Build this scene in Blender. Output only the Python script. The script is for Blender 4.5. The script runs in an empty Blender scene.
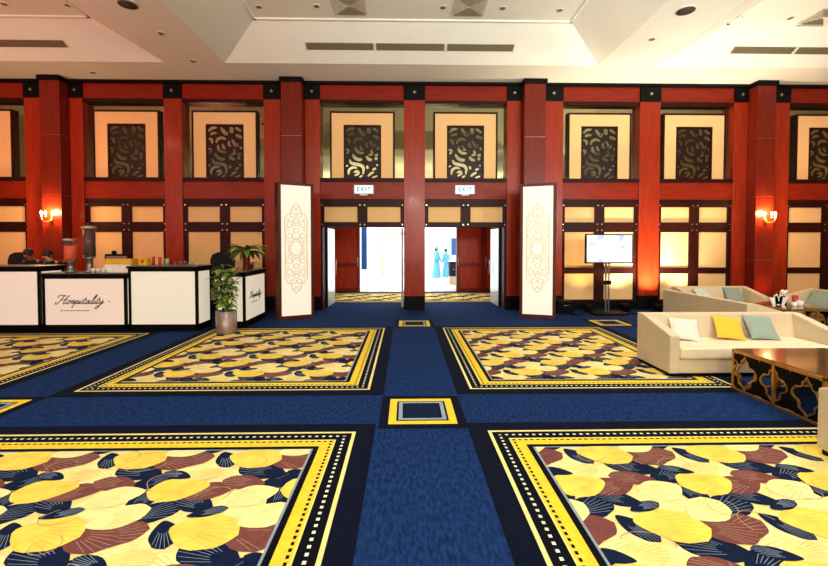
import bpy, bmesh, math, random
from math import sin, cos, pi, radians as R
from mathutils import Vector, Matrix

random.seed(7)
scene = bpy.context.scene
COL = scene.collection

# ------------------------------------------------------------------ camera, world, lights, exposure
cam_data = bpy.data.cameras.new('camera')
cam = bpy.data.objects.new('camera', cam_data)
COL.objects.link(cam)
cam.location = (0, 0, 1.7)
cam.rotation_euler = (R(90 - 1.5), 0, R(-1.15))
cam_data.sensor_width = 36
cam_data.lens = 36 * 425 / 828
cam_data.shift_y = -26.9 / 828
cam_data.clip_end = 200
scene.camera = cam
scene.view_settings.view_transform = 'Standard'
scene.view_settings.look = 'None'
scene.view_settings.gamma = 1
scene.view_settings.use_curve_mapping = False
scene.view_settings.exposure = 0.45

world = bpy.data.worlds.new('world')
scene.world = world
world.use_nodes = True
world.node_tree.nodes['Background'].inputs[0].default_value = (1, 0.9, 0.8, 1)
world.node_tree.nodes['Background'].inputs[1].default_value = 0.05


def light(name, kind, loc, power, color=(1, 1, 1), size=1.0, size_y=None, target=None, spot=60, blend=0.6):
    ld = bpy.data.lights.new(name, kind)
    ld.energy = power
    ld.color = color
    if kind == 'AREA':
        ld.size = size
        if size_y:
            ld.shape = 'RECTANGLE'
            ld.size_y = size_y
    else:
        ld.shadow_soft_size = size
    if kind == 'SPOT':
        ld.spot_size = R(spot)
        ld.spot_blend = blend
    lo = bpy.data.objects.new(name, ld)
    COL.objects.link(lo)
    lo.location = loc
    if target is not None:
        d = Vector(target) - Vector(loc)
        lo.rotation_euler = d.to_track_quat('-Z', 'Y').to_euler()
    return lo


# lamps added out of view: carpet spots, fill behind the camera, colour washes
for lx in (-6.5, -2.2, 2.6, 6.8):
    for ly in (1.2, 5.0):
        light('ceiling_spot', 'SPOT', (lx, ly, 6.3), (80 if lx < -3 else 250) * (0.62 if ly < 3 else 1.0), (1, 0.97, 0.9), 0.12, None, (lx, ly + .4, 0), 100, 0.8)
for lx in (-4.5, 0.5, 5.5):
    light('wall_fill_point', 'POINT', (lx, -3.5, 4.3), 430, (1, 0.93, 0.82), 0.3)  # unseen fill behind the camera, added to brighten the front wall
light('ceiling_wash_centre', 'SPOT', (2.0, -1.0, 3.0), 1150, (1.0, 0.97, 0.88), 0.3, None, (2.2, 9.6, 6.2), 80, 1)  # unseen spots added to brighten and tint the ceiling
light('ceiling_wash_right', 'SPOT', (6.5, 2.2, 3.0), 850, (0.96, 1.0, 0.90), 0.3, None, (6.5, 8.5, 6.2), 120, 1)
light('ceiling_wash_left', 'SPOT', (-8.5, 3.0, 3.2), 600, (1, 0.34, 0.30), 0.3, None, (-7.6, 9.2, 6.2), 120, 1)
light('rear_ceiling_fill', 'SPOT', (0.5, -3.0, 1.2), 420, (1, 0.92, 0.8), 0.4, None, (0.5, 0.5, 6.4), 130, 1)  # added unseen fill, brightens the rear ceiling that the mirrors reflect
light('wall_wash_left', 'SPOT', (-9.0, 5.5, 5.6), 300, (1, 0.38, 0.2), 0.2, None, (-9.4, 11.1, 2.8), 80, 1)
light('wall_wash_right', 'SPOT', (10.8, 5.5, 5.6), 300, (1, 0.36, 0.22), 0.2, None, (11.2, 11.1, 2.6), 70, 1)
light('sofa_downlight', 'SPOT', (5.2, 3.2, 5.6), 200, (1, 0.95, 0.86), 0.2, None, (5.4, 6.2, 0.3), 90, 1)
light('foyer_daylight', 'AREA', (0, 21, 3.9), 430, (0.80, 0.91, 1), 8, 5, (0, 21, 0))
light('foyer_front_light', 'AREA', (0, 16.4, 3.6), 200, (0.86, 0.94, 1), 5, 1, (0, 24, 1.5))
light('vestibule_light', 'AREA', (0.2, 13.2, 3.05), 70, (1, 0.94, 0.9), 3, 1.2, (0.2, 13.2, 0))


# ------------------------------------------------------------------ materials
def S(r, g, b):
    f = lambda c: (c / 255) / 12.92 if c / 255 <= 0.04045 else ((c / 255 + 0.055) / 1.055) ** 2.4
    return (f(r), f(g), f(b), 1)


def mat(name, col, rough=0.6, metal=0.0, coat=0.0, vary=0.12, scale=12, stretch=(1, 1, 1), bump=0.0, emit=None,
        estr=0.0, spec=0.5, sheen=0.0, trans=0.0, alpha=1.0):
    m = bpy.data.materials.new(name)
    m.use_nodes = True
    nt = m.node_tree
    b = nt.nodes['Principled BSDF']
    b.inputs['Roughness'].default_value = rough
    b.inputs['Metallic'].default_value = metal
    b.inputs['Coat Weight'].default_value = coat
    b.inputs['Coat Roughness'].default_value = 0.12
    b.inputs['Specular IOR Level'].default_value = spec
    b.inputs['Sheen Weight'].default_value = sheen
    b.inputs['Transmission Weight'].default_value = trans
    b.inputs['Alpha'].default_value = alpha
    tc = nt.nodes.new('ShaderNodeTexCoord')
    mp = nt.nodes.new('ShaderNodeMapping')
    mp.inputs['Scale'].default_value = stretch
    nz = nt.nodes.new('ShaderNodeTexNoise')
    nz.inputs['Scale'].default_value = scale
    nz.inputs['Detail'].default_value = 4
    nt.links.new(tc.outputs['Object'], mp.inputs['Vector'])
    nt.links.new(mp.outputs[0], nz.inputs['Vector'])
    rp = nt.nodes.new('ShaderNodeValToRGB')
    rp.color_ramp.elements[0].position = 0.3
    rp.color_ramp.elements[1].position = 0.7
    rp.color_ramp.elements[0].color = tuple(c * (1 - vary) for c in col[:3]) + (1,)
    rp.color_ramp.elements[1].color = tuple(min(1, c * (1 + vary)) for c in col[:3]) + (1,)
    nt.links.new(nz.outputs['Fac'], rp.inputs[0])
    nt.links.new(rp.outputs[0], b.inputs['Base Color'])
    if bump:
        bp = nt.nodes.new('ShaderNodeBump')
        bp.inputs['Strength'].default_value = bump
        bp.inputs['Distance'].default_value = 0.01
        nt.links.new(nz.outputs['Fac'], bp.inputs['Height'])
        nt.links.new(bp.outputs[0], b.inputs['Normal'])
    if emit:
        b.inputs['Emission Color'].default_value = emit
        b.inputs['Emission Strength'].default_value = estr
    return m


M = {}
M['wood'] = mat('mahogany', S(148, 40, 12), 0.33, coat=0.05, spec=0.3, vary=0.28, scale=3, stretch=(6, 6, 0.5))
M['wood_beam'] = mat('mahogany_beam', S(130, 31, 11), 0.38, coat=0.0, spec=0.22, vary=0.25, scale=3, stretch=(0.5, 6, 6))
M['wood_deep'] = mat('mahogany_column', S(112, 28, 12), 0.3, coat=0.08, spec=0.3, vary=0.25, scale=3, stretch=(6, 6, 0.5))
M['dark'] = mat('dark_wenge', S(46, 10, 5), 0.45, spec=0.15, vary=0.3, scale=6)
M['black'] = mat('black_lacquer', S(7, 6, 6), 0.55, spec=0.12, vary=0.2)
M['lattice'] = mat('lattice_wood', S(34, 16, 10), 0.45, spec=0.25, vary=0.2)
M['studd'] = mat('brushed_steel', S(200, 195, 185), 0.3, metal=0.9, vary=0.05)
M['fabric'] = mat('wall_fabric', S(238, 194, 134), 0.85, vary=0.04, scale=60)
M['mirror'] = mat('tinted_mirror', S(165, 158, 122), 0.04, metal=1.0, vary=0.02)
M['ceiling'] = mat('ceiling_plaster', S(240, 242, 232), 0.85, vary=0.015, scale=2)
M['plaster'] = mat('wall_plaster', S(196, 170, 140), 0.85, vary=0.05, scale=2)
M['vent'] = mat('vent_metal', S(120, 110, 85), 0.6, vary=0.05)
M['ventw'] = mat('vent_white', S(225, 220, 205), 0.6, vary=0.03)
M['white'] = mat('foyer_white', S(240, 240, 238), 0.7, vary=0.01)
M['marble'] = mat('foyer_floor', S(225, 222, 218), 0.15, vary=0.05, scale=2)
M['bluecol'] = mat('blue_drape', S(48, 86, 140), 0.7)
M['c_blue'] = mat('carpet_blue', S(22, 45, 88), 0.95, vary=0.5, scale=16, stretch=(2.5, .9, 1), bump=0.4, spec=0.05)
M['c_navy'] = mat('carpet_navy', S(5, 12, 32), 0.95, vary=0.3, scale=60, spec=0.1)
M['c_black'] = mat('carpet_black', S(6, 8, 16), 0.95, vary=0.2, scale=60, spec=0.1)
M['c_cream'] = mat('carpet_cream', S(232, 216, 138), 0.95, vary=0.1, scale=18, spec=0.1)
M['c_yellow'] = mat('carpet_yellow', S(232, 198, 56), 0.95, vary=0.1, scale=18, spec=0.1)
M['c_gold'] = mat('carpet_gold', S(236, 202, 86), 0.95, vary=0.16, scale=7, spec=0.1)
M['c_pale'] = mat('carpet_pale', S(228, 210, 132), 0.95, vary=0.1, scale=6, spec=0.1)
M['c_pale2'] = mat('carpet_pale_shell', S(238, 222, 152), 0.95, vary=0.08, scale=6, spec=0.1)
M['c_maroon'] = mat('carpet_maroon', S(114, 66, 62), 0.95, vary=0.15, scale=20, spec=0.1)
M['c_deep'] = mat('carpet_deep_blue', S(13, 26, 54), 0.95, vary=0.2, scale=20, spec=0.1)
M['c_grey'] = mat('carpet_grey', S(140, 158, 178), 0.95, vary=0.1, scale=20, spec=0.1)
M['c_white'] = mat('carpet_white', S(226, 226, 210), 0.95, vary=0.08, scale=20, spec=0.1)
M['c_line'] = mat('carpet_line', S(176, 150, 120), 0.95, vary=0.1, scale=20, spec=0.1)
M['sofa'] = mat('sofa_leather', S(210, 192, 160), 0.6, vary=0.05, scale=4, bump=0.05)
M['cushion'] = mat('seat_cushion', S(228, 210, 176), 0.65, vary=0.04, scale=4, bump=0.05)
M['boxwood'] = mat('lightbox_wood', S(84, 30, 18), 0.45, vary=0.2, scale=5, spec=0.25)
M['c_shade'] = mat('carpet_ochre_line', S(206, 160, 66), 0.95, vary=0.1, spec=0.1)
M['p_white'] = mat('pillow_white', S(205, 206, 196), 0.9, vary=0.06, scale=30)
M['p_yellow'] = mat('pillow_yellow', S(232, 180, 50), 0.9, vary=0.06, scale=30)
M['p_teal'] = mat('pillow_teal', S(140, 154, 144), 0.9, vary=0.06, scale=30)
M['brass'] = mat('antique_brass', S(206, 150, 72), 0.3, metal=0.85, vary=0.15)
M['glasstop'] = mat('table_glass', S(140, 98, 68), 0.08, metal=0.5, coat=1.0, vary=0.2, scale=3)
M['steel'] = mat('planter_steel', S(158, 140, 128), 0.38, metal=0.6, vary=0.1, scale=2)
M['leaf'] = mat('leaf_green', S(104, 150, 56), 0.5, vary=0.35, scale=9)
M['leaf2'] = mat('leaf_dark', S(60, 92, 40), 0.5, vary=0.4, scale=9)
M['leafy'] = mat('leaf_yellow', S(196, 188, 92), 0.55, vary=0.2, scale=9)
M['soil'] = mat('soil', S(38, 26, 20), 0.95)
M['stem'] = mat('plant_stem', S(92, 82, 44), 0.8)
M['skin'] = mat('skin_brown', S(168, 104, 78), 0.6, vary=0.05)
M['skin2'] = mat('skin_pale', S(214, 160, 132), 0.6, vary=0.05)
M['hair'] = mat('hair_black', S(18, 13, 12), 0.6)
M['cloth_black'] = mat('cloth_black', S(14, 16, 22), 0.9)
M['cloth_blue'] = mat('cloth_sky_blue', S(96, 164, 206), 0.85)
M['red_plastic'] = mat('red_ware', S(186, 44, 30), 0.4)
M['dkred'] = mat('dark_red_glaze', S(92, 16, 14), 0.2, coat=0.5)
M['white_ware'] = mat('white_ware', S(240, 236, 228), 0.3)
M['green_ware'] = mat('green_ware', S(140, 176, 128), 0.3)
M['yellow_box'] = mat('yellow_box', S(226, 176, 30), 0.5)
M['juice'] = mat('orange_juice', S(240, 86, 8), 0.5, vary=0.1)
M['berry'] = mat('berry_drink', S(70, 8, 10), 0.2, vary=0.2)
M['glass'] = mat('clear_glass', (.4, .4, .4, 1), 0.08, vary=0, spec=0.2, alpha=0.08)
M['grey_metal'] = mat('grey_metal', S(140, 140, 140), 0.35, metal=0.8)
M['leafdoor'] = mat('door_pale_reflection', S(214, 220, 224), 0.12, vary=0.03, coat=0.6)  # pale base colour stands in for bright light reflected on the glossy leaf
M['ink'] = mat('ink', S(96, 74, 64), 0.7)


def emitter(name, col, strength, patches=None):
    m = bpy.data.materials.new(name)
    m.use_nodes = True
    nt = m.node_tree
    b = nt.nodes['Principled BSDF']
    b.inputs['Base Color'].default_value = tuple(0.5 * c for c in col[:3]) + (1,)
    b.inputs['Roughness'].default_value = 0.5
    b.inputs['Emission Strength'].default_value = strength
    tc = nt.nodes.new('ShaderNodeTexCoord')
    nz = nt.nodes.new('ShaderNodeTexNoise')
    nz.inputs['Scale'].default_value = 1.2 if not patches else 2.2
    nt.links.new(tc.outputs['Object'], nz.inputs['Vector'])
    rp = nt.nodes.new('ShaderNodeValToRGB')
    rp.color_ramp.elements[0].position = 0.36 if patches else 0.2
    rp.color_ramp.elements[1].position = 0.56 if patches else 0.7
    rp.color_ramp.elements[0].color = patches or tuple(c * 0.93 for c in col[:3]) + (1,)
    rp.color_ramp.elements[1].color = col
    nt.links.new(nz.outputs['Fac'], rp.inputs[0])
    nt.links.new(rp.outputs[0], b.inputs['Emission Color'])
    return m


M['bar_glow'] = emitter('backlit_panel', S(250, 238, 214), 0.42)
M['bar_glow_pink'] = emitter('backlit_panel_pink', S(250, 226, 208), 0.42)
M['box_glow'] = emitter('lightbox_panel', S(255, 243, 224), 0.52)
M['pattern'] = emitter('beige_ornament', S(226, 212, 172), 0.42)
M['screen'] = emitter('tv_screen', S(255, 255, 255), 0.75, S(50, 120, 205))
M['bulb'] = emitter('warm_bulb', S(255, 214, 140), 14)
M['exitglow'] = emitter('exit_sign_face', S(215, 238, 255), 0.8)
M['exitgreen'] = emitter('exit_green', S(60, 150, 110), 0.5)
M['uplight'] = emitter('uplight_lens', S(255, 220, 150), 4)
M['downlight'] = mat('downlight_recess', S(120, 105, 85), 0.5)
M['speaker'] = mat('speaker_grille', S(70, 55, 45), 0.7)


# ------------------------------------------------------------------ mesh builder
class MB:
    def __init__(s):
        s.v = []; s.f = []; s.m = []; s.mats = []; s.smooth = []

    def mi(s, m):
        m = M[m] if isinstance(m, str) else m
        if m not in s.mats:
            s.mats.append(m)
        return s.mats.index(m)

    def add(s, vs, fs, m='wood', sm=False, mx=None):
        o = len(s.v)
        if mx is not None:
            vs = [tuple(mx @ Vector(p)) for p in vs]
        s.v += [tuple(p) for p in vs]
        k = s.mi(m)
        for f in fs:
            s.f.append([i + o for i in f]); s.m.append(k); s.smooth.append(sm)
        return s

    def box(s, x0, x1, y0, y1, z0, z1, m='wood', mx=None):
        vs = [(x, y, z) for z in (z0, z1) for y in (y0, y1) for x in (x0, x1)]
        return s.add(vs, [(0, 2, 3, 1), (4, 5, 7, 6), (0, 1, 5, 4), (2, 6, 7, 3), (0, 4, 6, 2), (1, 3, 7, 5)], m, False, mx)

    def lathe(s, prof, m='wood', n=20, c=(0, 0), mx=None, sm=True, a0=0.0):
        vs = []; fs = []
        for r, z in prof:
            for i in range(n):
                a = a0 + 2 * pi * i / n
                vs.append((c[0] + r * cos(a), c[1] + r * sin(a), z))
        for j in range(len(prof) - 1):
            for i in range(n):
                k = (i + 1) % n
                fs.append((j * n + i, j * n + k, (j + 1) * n + k, (j + 1) * n + i))
        fs.append(tuple(range(n))[::-1]); fs.append(tuple((len(prof) - 1) * n + i for i in range(n)))
        return s.add(vs, fs, m, sm, mx)

    def cyl(s, x, y, z0, z1, r, m='wood', n=16):
        return s.lathe([(r, z0), (r, z1)], m, n, (x, y))

    def tube(s, pts, r, m='wood', n=8, mx=None, closed=False):
        pts = [Vector(p) for p in pts]; rs = r if isinstance(r, (list, tuple)) else [r] * len(pts)
        vs = []; fs = []; N = len(pts); u = None
        for i, p in enumerate(pts):
            if closed:
                t = (pts[(i + 1) % N] - pts[i - 1]).normalized()
            else:
                t = (pts[min(i + 1, N - 1)] - pts[max(i - 1, 0)]).normalized()
            if u is None:
                u = t.orthogonal().normalized()
            else:
                u = (u - t * u.dot(t)).normalized()
            w = t.cross(u)
            for k in range(n):
                a = 2 * pi * k / n
                vs.append(tuple(p + (u * cos(a) + w * sin(a)) * rs[i]))
        for i in range(N if closed else N - 1):
            j = (i + 1) % N
            for k in range(n):
                l = (k + 1) % n
                fs.append((i * n + k, i * n + l, j * n + l, j * n + k))
        if not closed:
            fs.append(tuple(range(n))[::-1]); fs.append(tuple((N - 1) * n + k for k in range(n)))
        return s.add(vs, fs, m, True, mx)

    def prism(s, poly, y0, y1, m='wood', mx=None, axis='y'):
        """2D outline (a,b) extruded; axis y -> (a,y,b), axis x -> (x,a,b), axis z -> (a,b,z)"""
        n = len(poly)
        if axis == 'y':
            vs = [(a, y0, b) for a, b in poly] + [(a, y1, b) for a, b in poly]
        elif axis == 'x':
            vs = [(y0, a, b) for a, b in poly] + [(y1, a, b) for a, b in poly]
        else:
            vs = [(a, b, y0) for a, b in poly] + [(a, b, y1) for a, b in poly]
        fs = [tuple(range(n)), tuple(range(n, 2 * n))[::-1]] + [(i, i + n, (i + 1) % n + n, (i + 1) % n) for i in range(n)]
        return s.add(vs, fs, m, False, mx)

    def ribbon(s, pts, w, y0, y1, m='lattice', mx=None, closed=False):
        """flat ribbon following 2D pts in the xz plane, width w, extruded in y"""
        N = len(pts); L = []; Rr = []
        ws = w if isinstance(w, (list, tuple)) else [w] * N
        for i in range(N):
            a = pts[(i - 1) % N] if closed else pts[max(i - 1, 0)]
            b = pts[(i + 1) % N] if closed else pts[min(i + 1, N - 1)]
            dx, dz = b[0] - a[0], b[1] - a[1]; d = math.hypot(dx, dz) or 1
            nx, nz = -dz / d * ws[i] / 2, dx / d * ws[i] / 2
            L.append((pts[i][0] + nx, pts[i][1] + nz)); Rr.append((pts[i][0] - nx, pts[i][1] - nz))
        vs = []
        for i in range(N):
            vs += [(L[i][0], y0, L[i][1]), (Rr[i][0], y0, Rr[i][1]), (Rr[i][0], y1, Rr[i][1]), (L[i][0], y1, L[i][1])]
        fs = []
        for i in range(N if closed else N - 1):
            j = (i + 1) % N
            for k in range(4):
                l = (k + 1) % 4
                fs.append((i * 4 + k, i * 4 + l, j * 4 + l, j * 4 + k))
        if not closed:
            fs += [(0, 1, 2, 3), tuple((N - 1) * 4 + k for k in (3, 2, 1, 0))]
        return s.add(vs, fs, m, False, mx)

    def ball(s, c, r, m='wood', n=12, sc=(1, 1, 1)):
        vs = []; fs = []; h = n // 2
        for j in range(1, h):
            for i in range(n):
                a = 2 * pi * i / n; b = pi * j / h
                vs.append((c[0] + r * sc[0] * sin(b) * cos(a), c[1] + r * sc[1] * sin(b) * sin(a), c[2] + r * sc[2] * cos(b)))
        t = len(vs); vs.append((c[0], c[1], c[2] + r * sc[2])); vs.append((c[0], c[1], c[2] - r * sc[2]))
        for j in range(h - 2):
            for i in range(n):
                k = (i + 1) % n
                fs.append((j * n + i, (j + 1) * n + i, (j + 1) * n + k, j * n + k))
        for i in range(n):
            k = (i + 1) % n
            fs.append((t, i, k)); fs.append((t + 1, (h - 2) * n + k, (h - 2) * n + i))
        return s.add(vs, fs, m, True)

    def build(s, name, parent=None, bevel=0.0, fix=True, seg=2):
        me = bpy.data.meshes.new(name)
        me.from_pydata(s.v, [], s.f)
        for m in s.mats:
            me.materials.append(m)
        me.polygons.foreach_set('material_index', s.m)
        me.polygons.foreach_set('use_smooth', s.smooth)
        if fix:
            b = bmesh.new(); b.from_mesh(me); bmesh.ops.recalc_face_normals(b, faces=b.faces); b.to_mesh(me); b.free()
        me.update()
        o = bpy.data.objects.new(name, me)
        COL.objects.link(o)
        if parent:
            o.parent = parent
        if bevel:
            md = o.modifiers.new('bevel', 'BEVEL'); md.width = bevel; md.segments = seg; md.limit_method = 'ANGLE'
            md.angle_limit = R(40)
        return o


def thing(name, label, cat, loc=(0, 0, 0), rz=0, group=None):
    o = bpy.data.objects.new(name, None)
    COL.objects.link(o)
    o.location = loc; o.rotation_euler = (0, 0, rz); o.empty_display_size = 0.2
    o['label'] = label; o['category'] = cat
    if group:
        o['group'] = group
    return o


def tag(o, label, cat, group=None, kind=None):
    o['label'] = label; o['category'] = cat
    if group:
        o['group'] = group
    if kind:
        o['kind'] = kind
    return o


def struct(o):
    o['kind'] = 'structure'
    return o


def kids(o):
    return [c for c in COL.objects if c.parent == o]


def dup(root, loc, rz=0, label=None, group=None):
    r = root.copy(); COL.objects.link(r); r.location = loc; r.rotation_euler = (0, 0, rz)
    if label:
        r['label'] = label
    if group:
        r['group'] = group

    def rec(a, b):
        for ch in kids(a):
            c = ch.copy(); COL.objects.link(c); c.parent = b
            rec(ch, c)
    rec(root, r)
    return r


# ------------------------------------------------------------------ room shell
WY = 11.1      # front plane of the pilasters
BY = 11.35     # back plane of the recesses
CZ = 5.9       # ceiling soffit
X0, X1, Y0 = -13.2, 13.6, -7.0
o = MB().box(X0, X1, Y0, BY, -0.1, 0, 'c_blue').box(-3.4, 3.9, BY, 15.5, -0.1, 0, 'c_blue').build('floor'); struct(o)
struct(MB().box(X0 - .2, X0, Y0, BY + .2, 0, CZ, 'plaster').build('wall_left'))
struct(MB().box(X1, X1 + .2, Y0, BY + .2, 0, CZ, 'plaster').build('wall_right'))
struct(MB().box(X0 - .2, X1 + .2, Y0 - .2, Y0, 0, CZ, 'plaster').build('wall_rear'))
w = MB()
DZ = 2.17
w.box(X0, -2.21, BY, BY + .15, 0, CZ, 'dark').box(2.65, X1, BY, BY + .15, 0, CZ, 'dark')
w.box(-2.21, 2.65, BY, BY + .15, DZ, CZ, 'dark').box(-0.04, 0.51, BY, BY + .15, 0, DZ, 'dark')
struct(w.build('wall_front'))

# ceiling with sloped coffers
cb = MB()
xs = [X0, -12.4, -5.53, -4.16, 4.52, 5.86, 12.7, X1]
ys = [Y0, -5.5, 2.4, 3.8, 10.0, BY]
UZ = 6.42
for i in range(len(xs) - 1):
    for j in range(len(ys) - 1):
        a, b_, c, d = xs[i], xs[i + 1], ys[j], ys[j + 1]
        if i in (1, 3, 5) and j in (1, 3):
            k = 1.0
            p = [(a, c), (b_, c), (b_, d), (a, d)]; q = [(a + k, c + k), (b_ - k, c + k), (b_ - k, d - k + .06), (a + k, d - k + .06)]
            vs = [(x, y, CZ) for x, y in p] + [(x, y, UZ) for x, y in q]
            cb.add(vs, [(0, 1, 5, 4), (1, 2, 6, 5), (2, 3, 7, 6), (3, 0, 4, 7), (4, 5, 6, 7)], 'ceiling')
        else:
            cb.add([(a, c, CZ), (b_, c, CZ), (b_, d, CZ), (a, d, CZ)], [(0, 1, 2, 3)], 'ceiling')
cb.add([(X0 - .2, Y0 - .2, 6.6), (X1 + .2, Y0 - .2, 6.6), (X1 + .2, BY + .2, 6.6), (X0 - .2, BY + .2, 6.6)], [(0, 1, 2, 3)], 'ceiling')
o = cb.build('ceiling', fix=False); struct(o)
# thin raised bead round the upper edge of the coffers
for i, (a, b_) in enumerate([(-12.4, -5.53), (-4.16, 4.52), (5.86, 12.7)]):
    t = MB()
    y1 = 9.06; x0_, x1_ = a + 1, b_ - 1; y0_ = 4.8; wd = .05
    t.box(x0_, x1_, y1 - wd, y1, UZ - .03, UZ, 'ceiling').box(x0_, x1_, y0_, y0_ + wd, UZ - .03, UZ, 'ceiling')
    t.box(x0_, x0_ + wd, y0_, y1, UZ - .03, UZ, 'ceiling').box(x1_ - wd, x1_, y0_, y1, UZ - .03, UZ, 'ceiling')
    struct(t.build('trim_%d' % (i + 1)))

# crown line and foot of the wall
struct(MB().box(X0, X1, WY - .06, BY, 5.83, CZ, 'black').build('trim_4'))
struct(MB().box(X0, -2.21, WY + .02, BY, 0, .2, 'black').build('baseboard_left'))
struct(MB().box(2.65, X1, WY + .02, BY, 0, .2, 'black').build('baseboard_right'))

# vestibule and foyer beyond the doors
VY = 15.4
w = MB().box(-3.4, -3.25, BY + .15, VY, 0, 3.1, 'wood').box(3.75, 3.9, BY + .15, VY, 0, 3.1, 'wood').box(-3.4, 3.9, BY + .15, VY, 3.1, 3.2, 'ceiling')
struct(w.build('wall_vestibule'))
w = MB().box(-3.4, -1.65, VY, VY + .12, 0, 3.2, 'wood_deep').box(1.85, 3.9, VY, VY + .12, 0, 3.2, 'wood_deep').box(-1.65, 1.85, VY, VY + .12, 2.75, 3.2, 'wood_deep')
struct(w.build('wall_inner'))
struct(MB().box(-7, 7, VY, 30, -.1, 0, 'marble').build('floor_foyer'))
struct(MB().box(-7, 7, 30, 30.2, 0, 4, 'white').box(-7.2, -7, VY + .12, 30, 0, 4, 'white').box(7, 7.2, VY + .12, 30, 0, 4, 'white')
       .box(-7, -3.4, VY, VY + .12, 0, 4, 'white').box(3.9, 7, VY, VY + .12, 0, 4, 'white').box(-3.4, 3.9, VY + .02, VY + .12, 3.2, 4, 'white').build('wall_foyer'))
struct(MB().box(-7, 7, VY, 30, 4, 4.1, 'white').build('ceiling_foyer'))

# ------------------------------------------------------------------ carpet panels woven in the floor
def clip(poly, x0, x1, y0, y1):
    def half(P, f, inter):
        out = []
        for i in range(len(P)):
            a, b = P[i - 1], P[i]
            if f(b):
                if not f(a): out.append(inter(a, b))
                out.append(b)
            elif f(a):
                out.append(inter(a, b))
        return out
    for ax, v, sg in ((0, x0, 1), (0, x1, -1), (1, y0, 1), (1, y1, -1)):
        f = lambda p: (p[ax] - v) * sg >= 0
        def inter(a, b):
            t = (v - a[ax]) / (b[ax] - a[ax])
            return (a[0] + (b[0] - a[0]) * t, a[1] + (b[1] - a[1]) * t)
        poly = half(poly, f, inter)
        if not poly:
            return poly
    return poly


TX, TY = 0.91, 0.87
SHELLS = [  # cx, cy, rx, ry, rot, colour
    (0.20, 0.20, .21, .14, 200, 'c_pale2'), (0.66, 0.60, .21, .15, 20, 'c_pale2'), (0.45, 0.02, .18, .12, 160, 'c_pale2'),
    (0.10, 0.50, .19, .11, 25, 'c_deep'), (0.33, 0.60, .17, .09, 150, 'c_deep'), (0.64, 0.13, .20, .12, 160, 'c_deep'),
    (0.84, 0.00, .19, .10, 30, 'c_deep'), (0.88, 0.64, .15, .09, 80, 'c_deep'), (0.30, 0.30, .14, .08, 300, 'c_deep'),
    (0.00, 0.30, .19, .12, 15, 'c_maroon'), (0.36, 0.74, .18, .11, 195, 'c_maroon'), (0.80, 0.27, .18, .12, 340, 'c_maroon'),
    (0.56, 0.84, .16, .09, 170, 'c_maroon'),
    (0.14, 0.77, .20, .155, 190, 'c_gold'), (0.52, 0.32, .215, .16, 350, 'c_gold'), (0.84, 0.46, .17, .12, 30, 'c_pale2'),
    (0.68, 0.68, .17, .12, 200, 'c_pale2'), (0.22, 0.08, .15, .09, 10, 'c_pale'), (0.46, 0.50, .12, .05, 20, 'c_deep'), (0.04, 0.07, .12, .055, 160, 'c_deep'),
]


def shell_poly(cx, cy, rx, ry, rot, n=22):
    pts = []
    for i in range(n):
        t = 2 * pi * i / n
        x = cos(t); y = sin(t)
        if x < 0:
            y *= 1 - .45 * (-x) ** 1.5
        elif x > 0.2:
            k = 1 + .03 * cos(t * 14); x *= k; y *= k
        x, y = x * rx, y * ry
        a = R(rot)
        pts.append((cx + x * cos(a) - y * sin(a), cy + x * sin(a) + y * cos(a)))
    return pts


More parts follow.
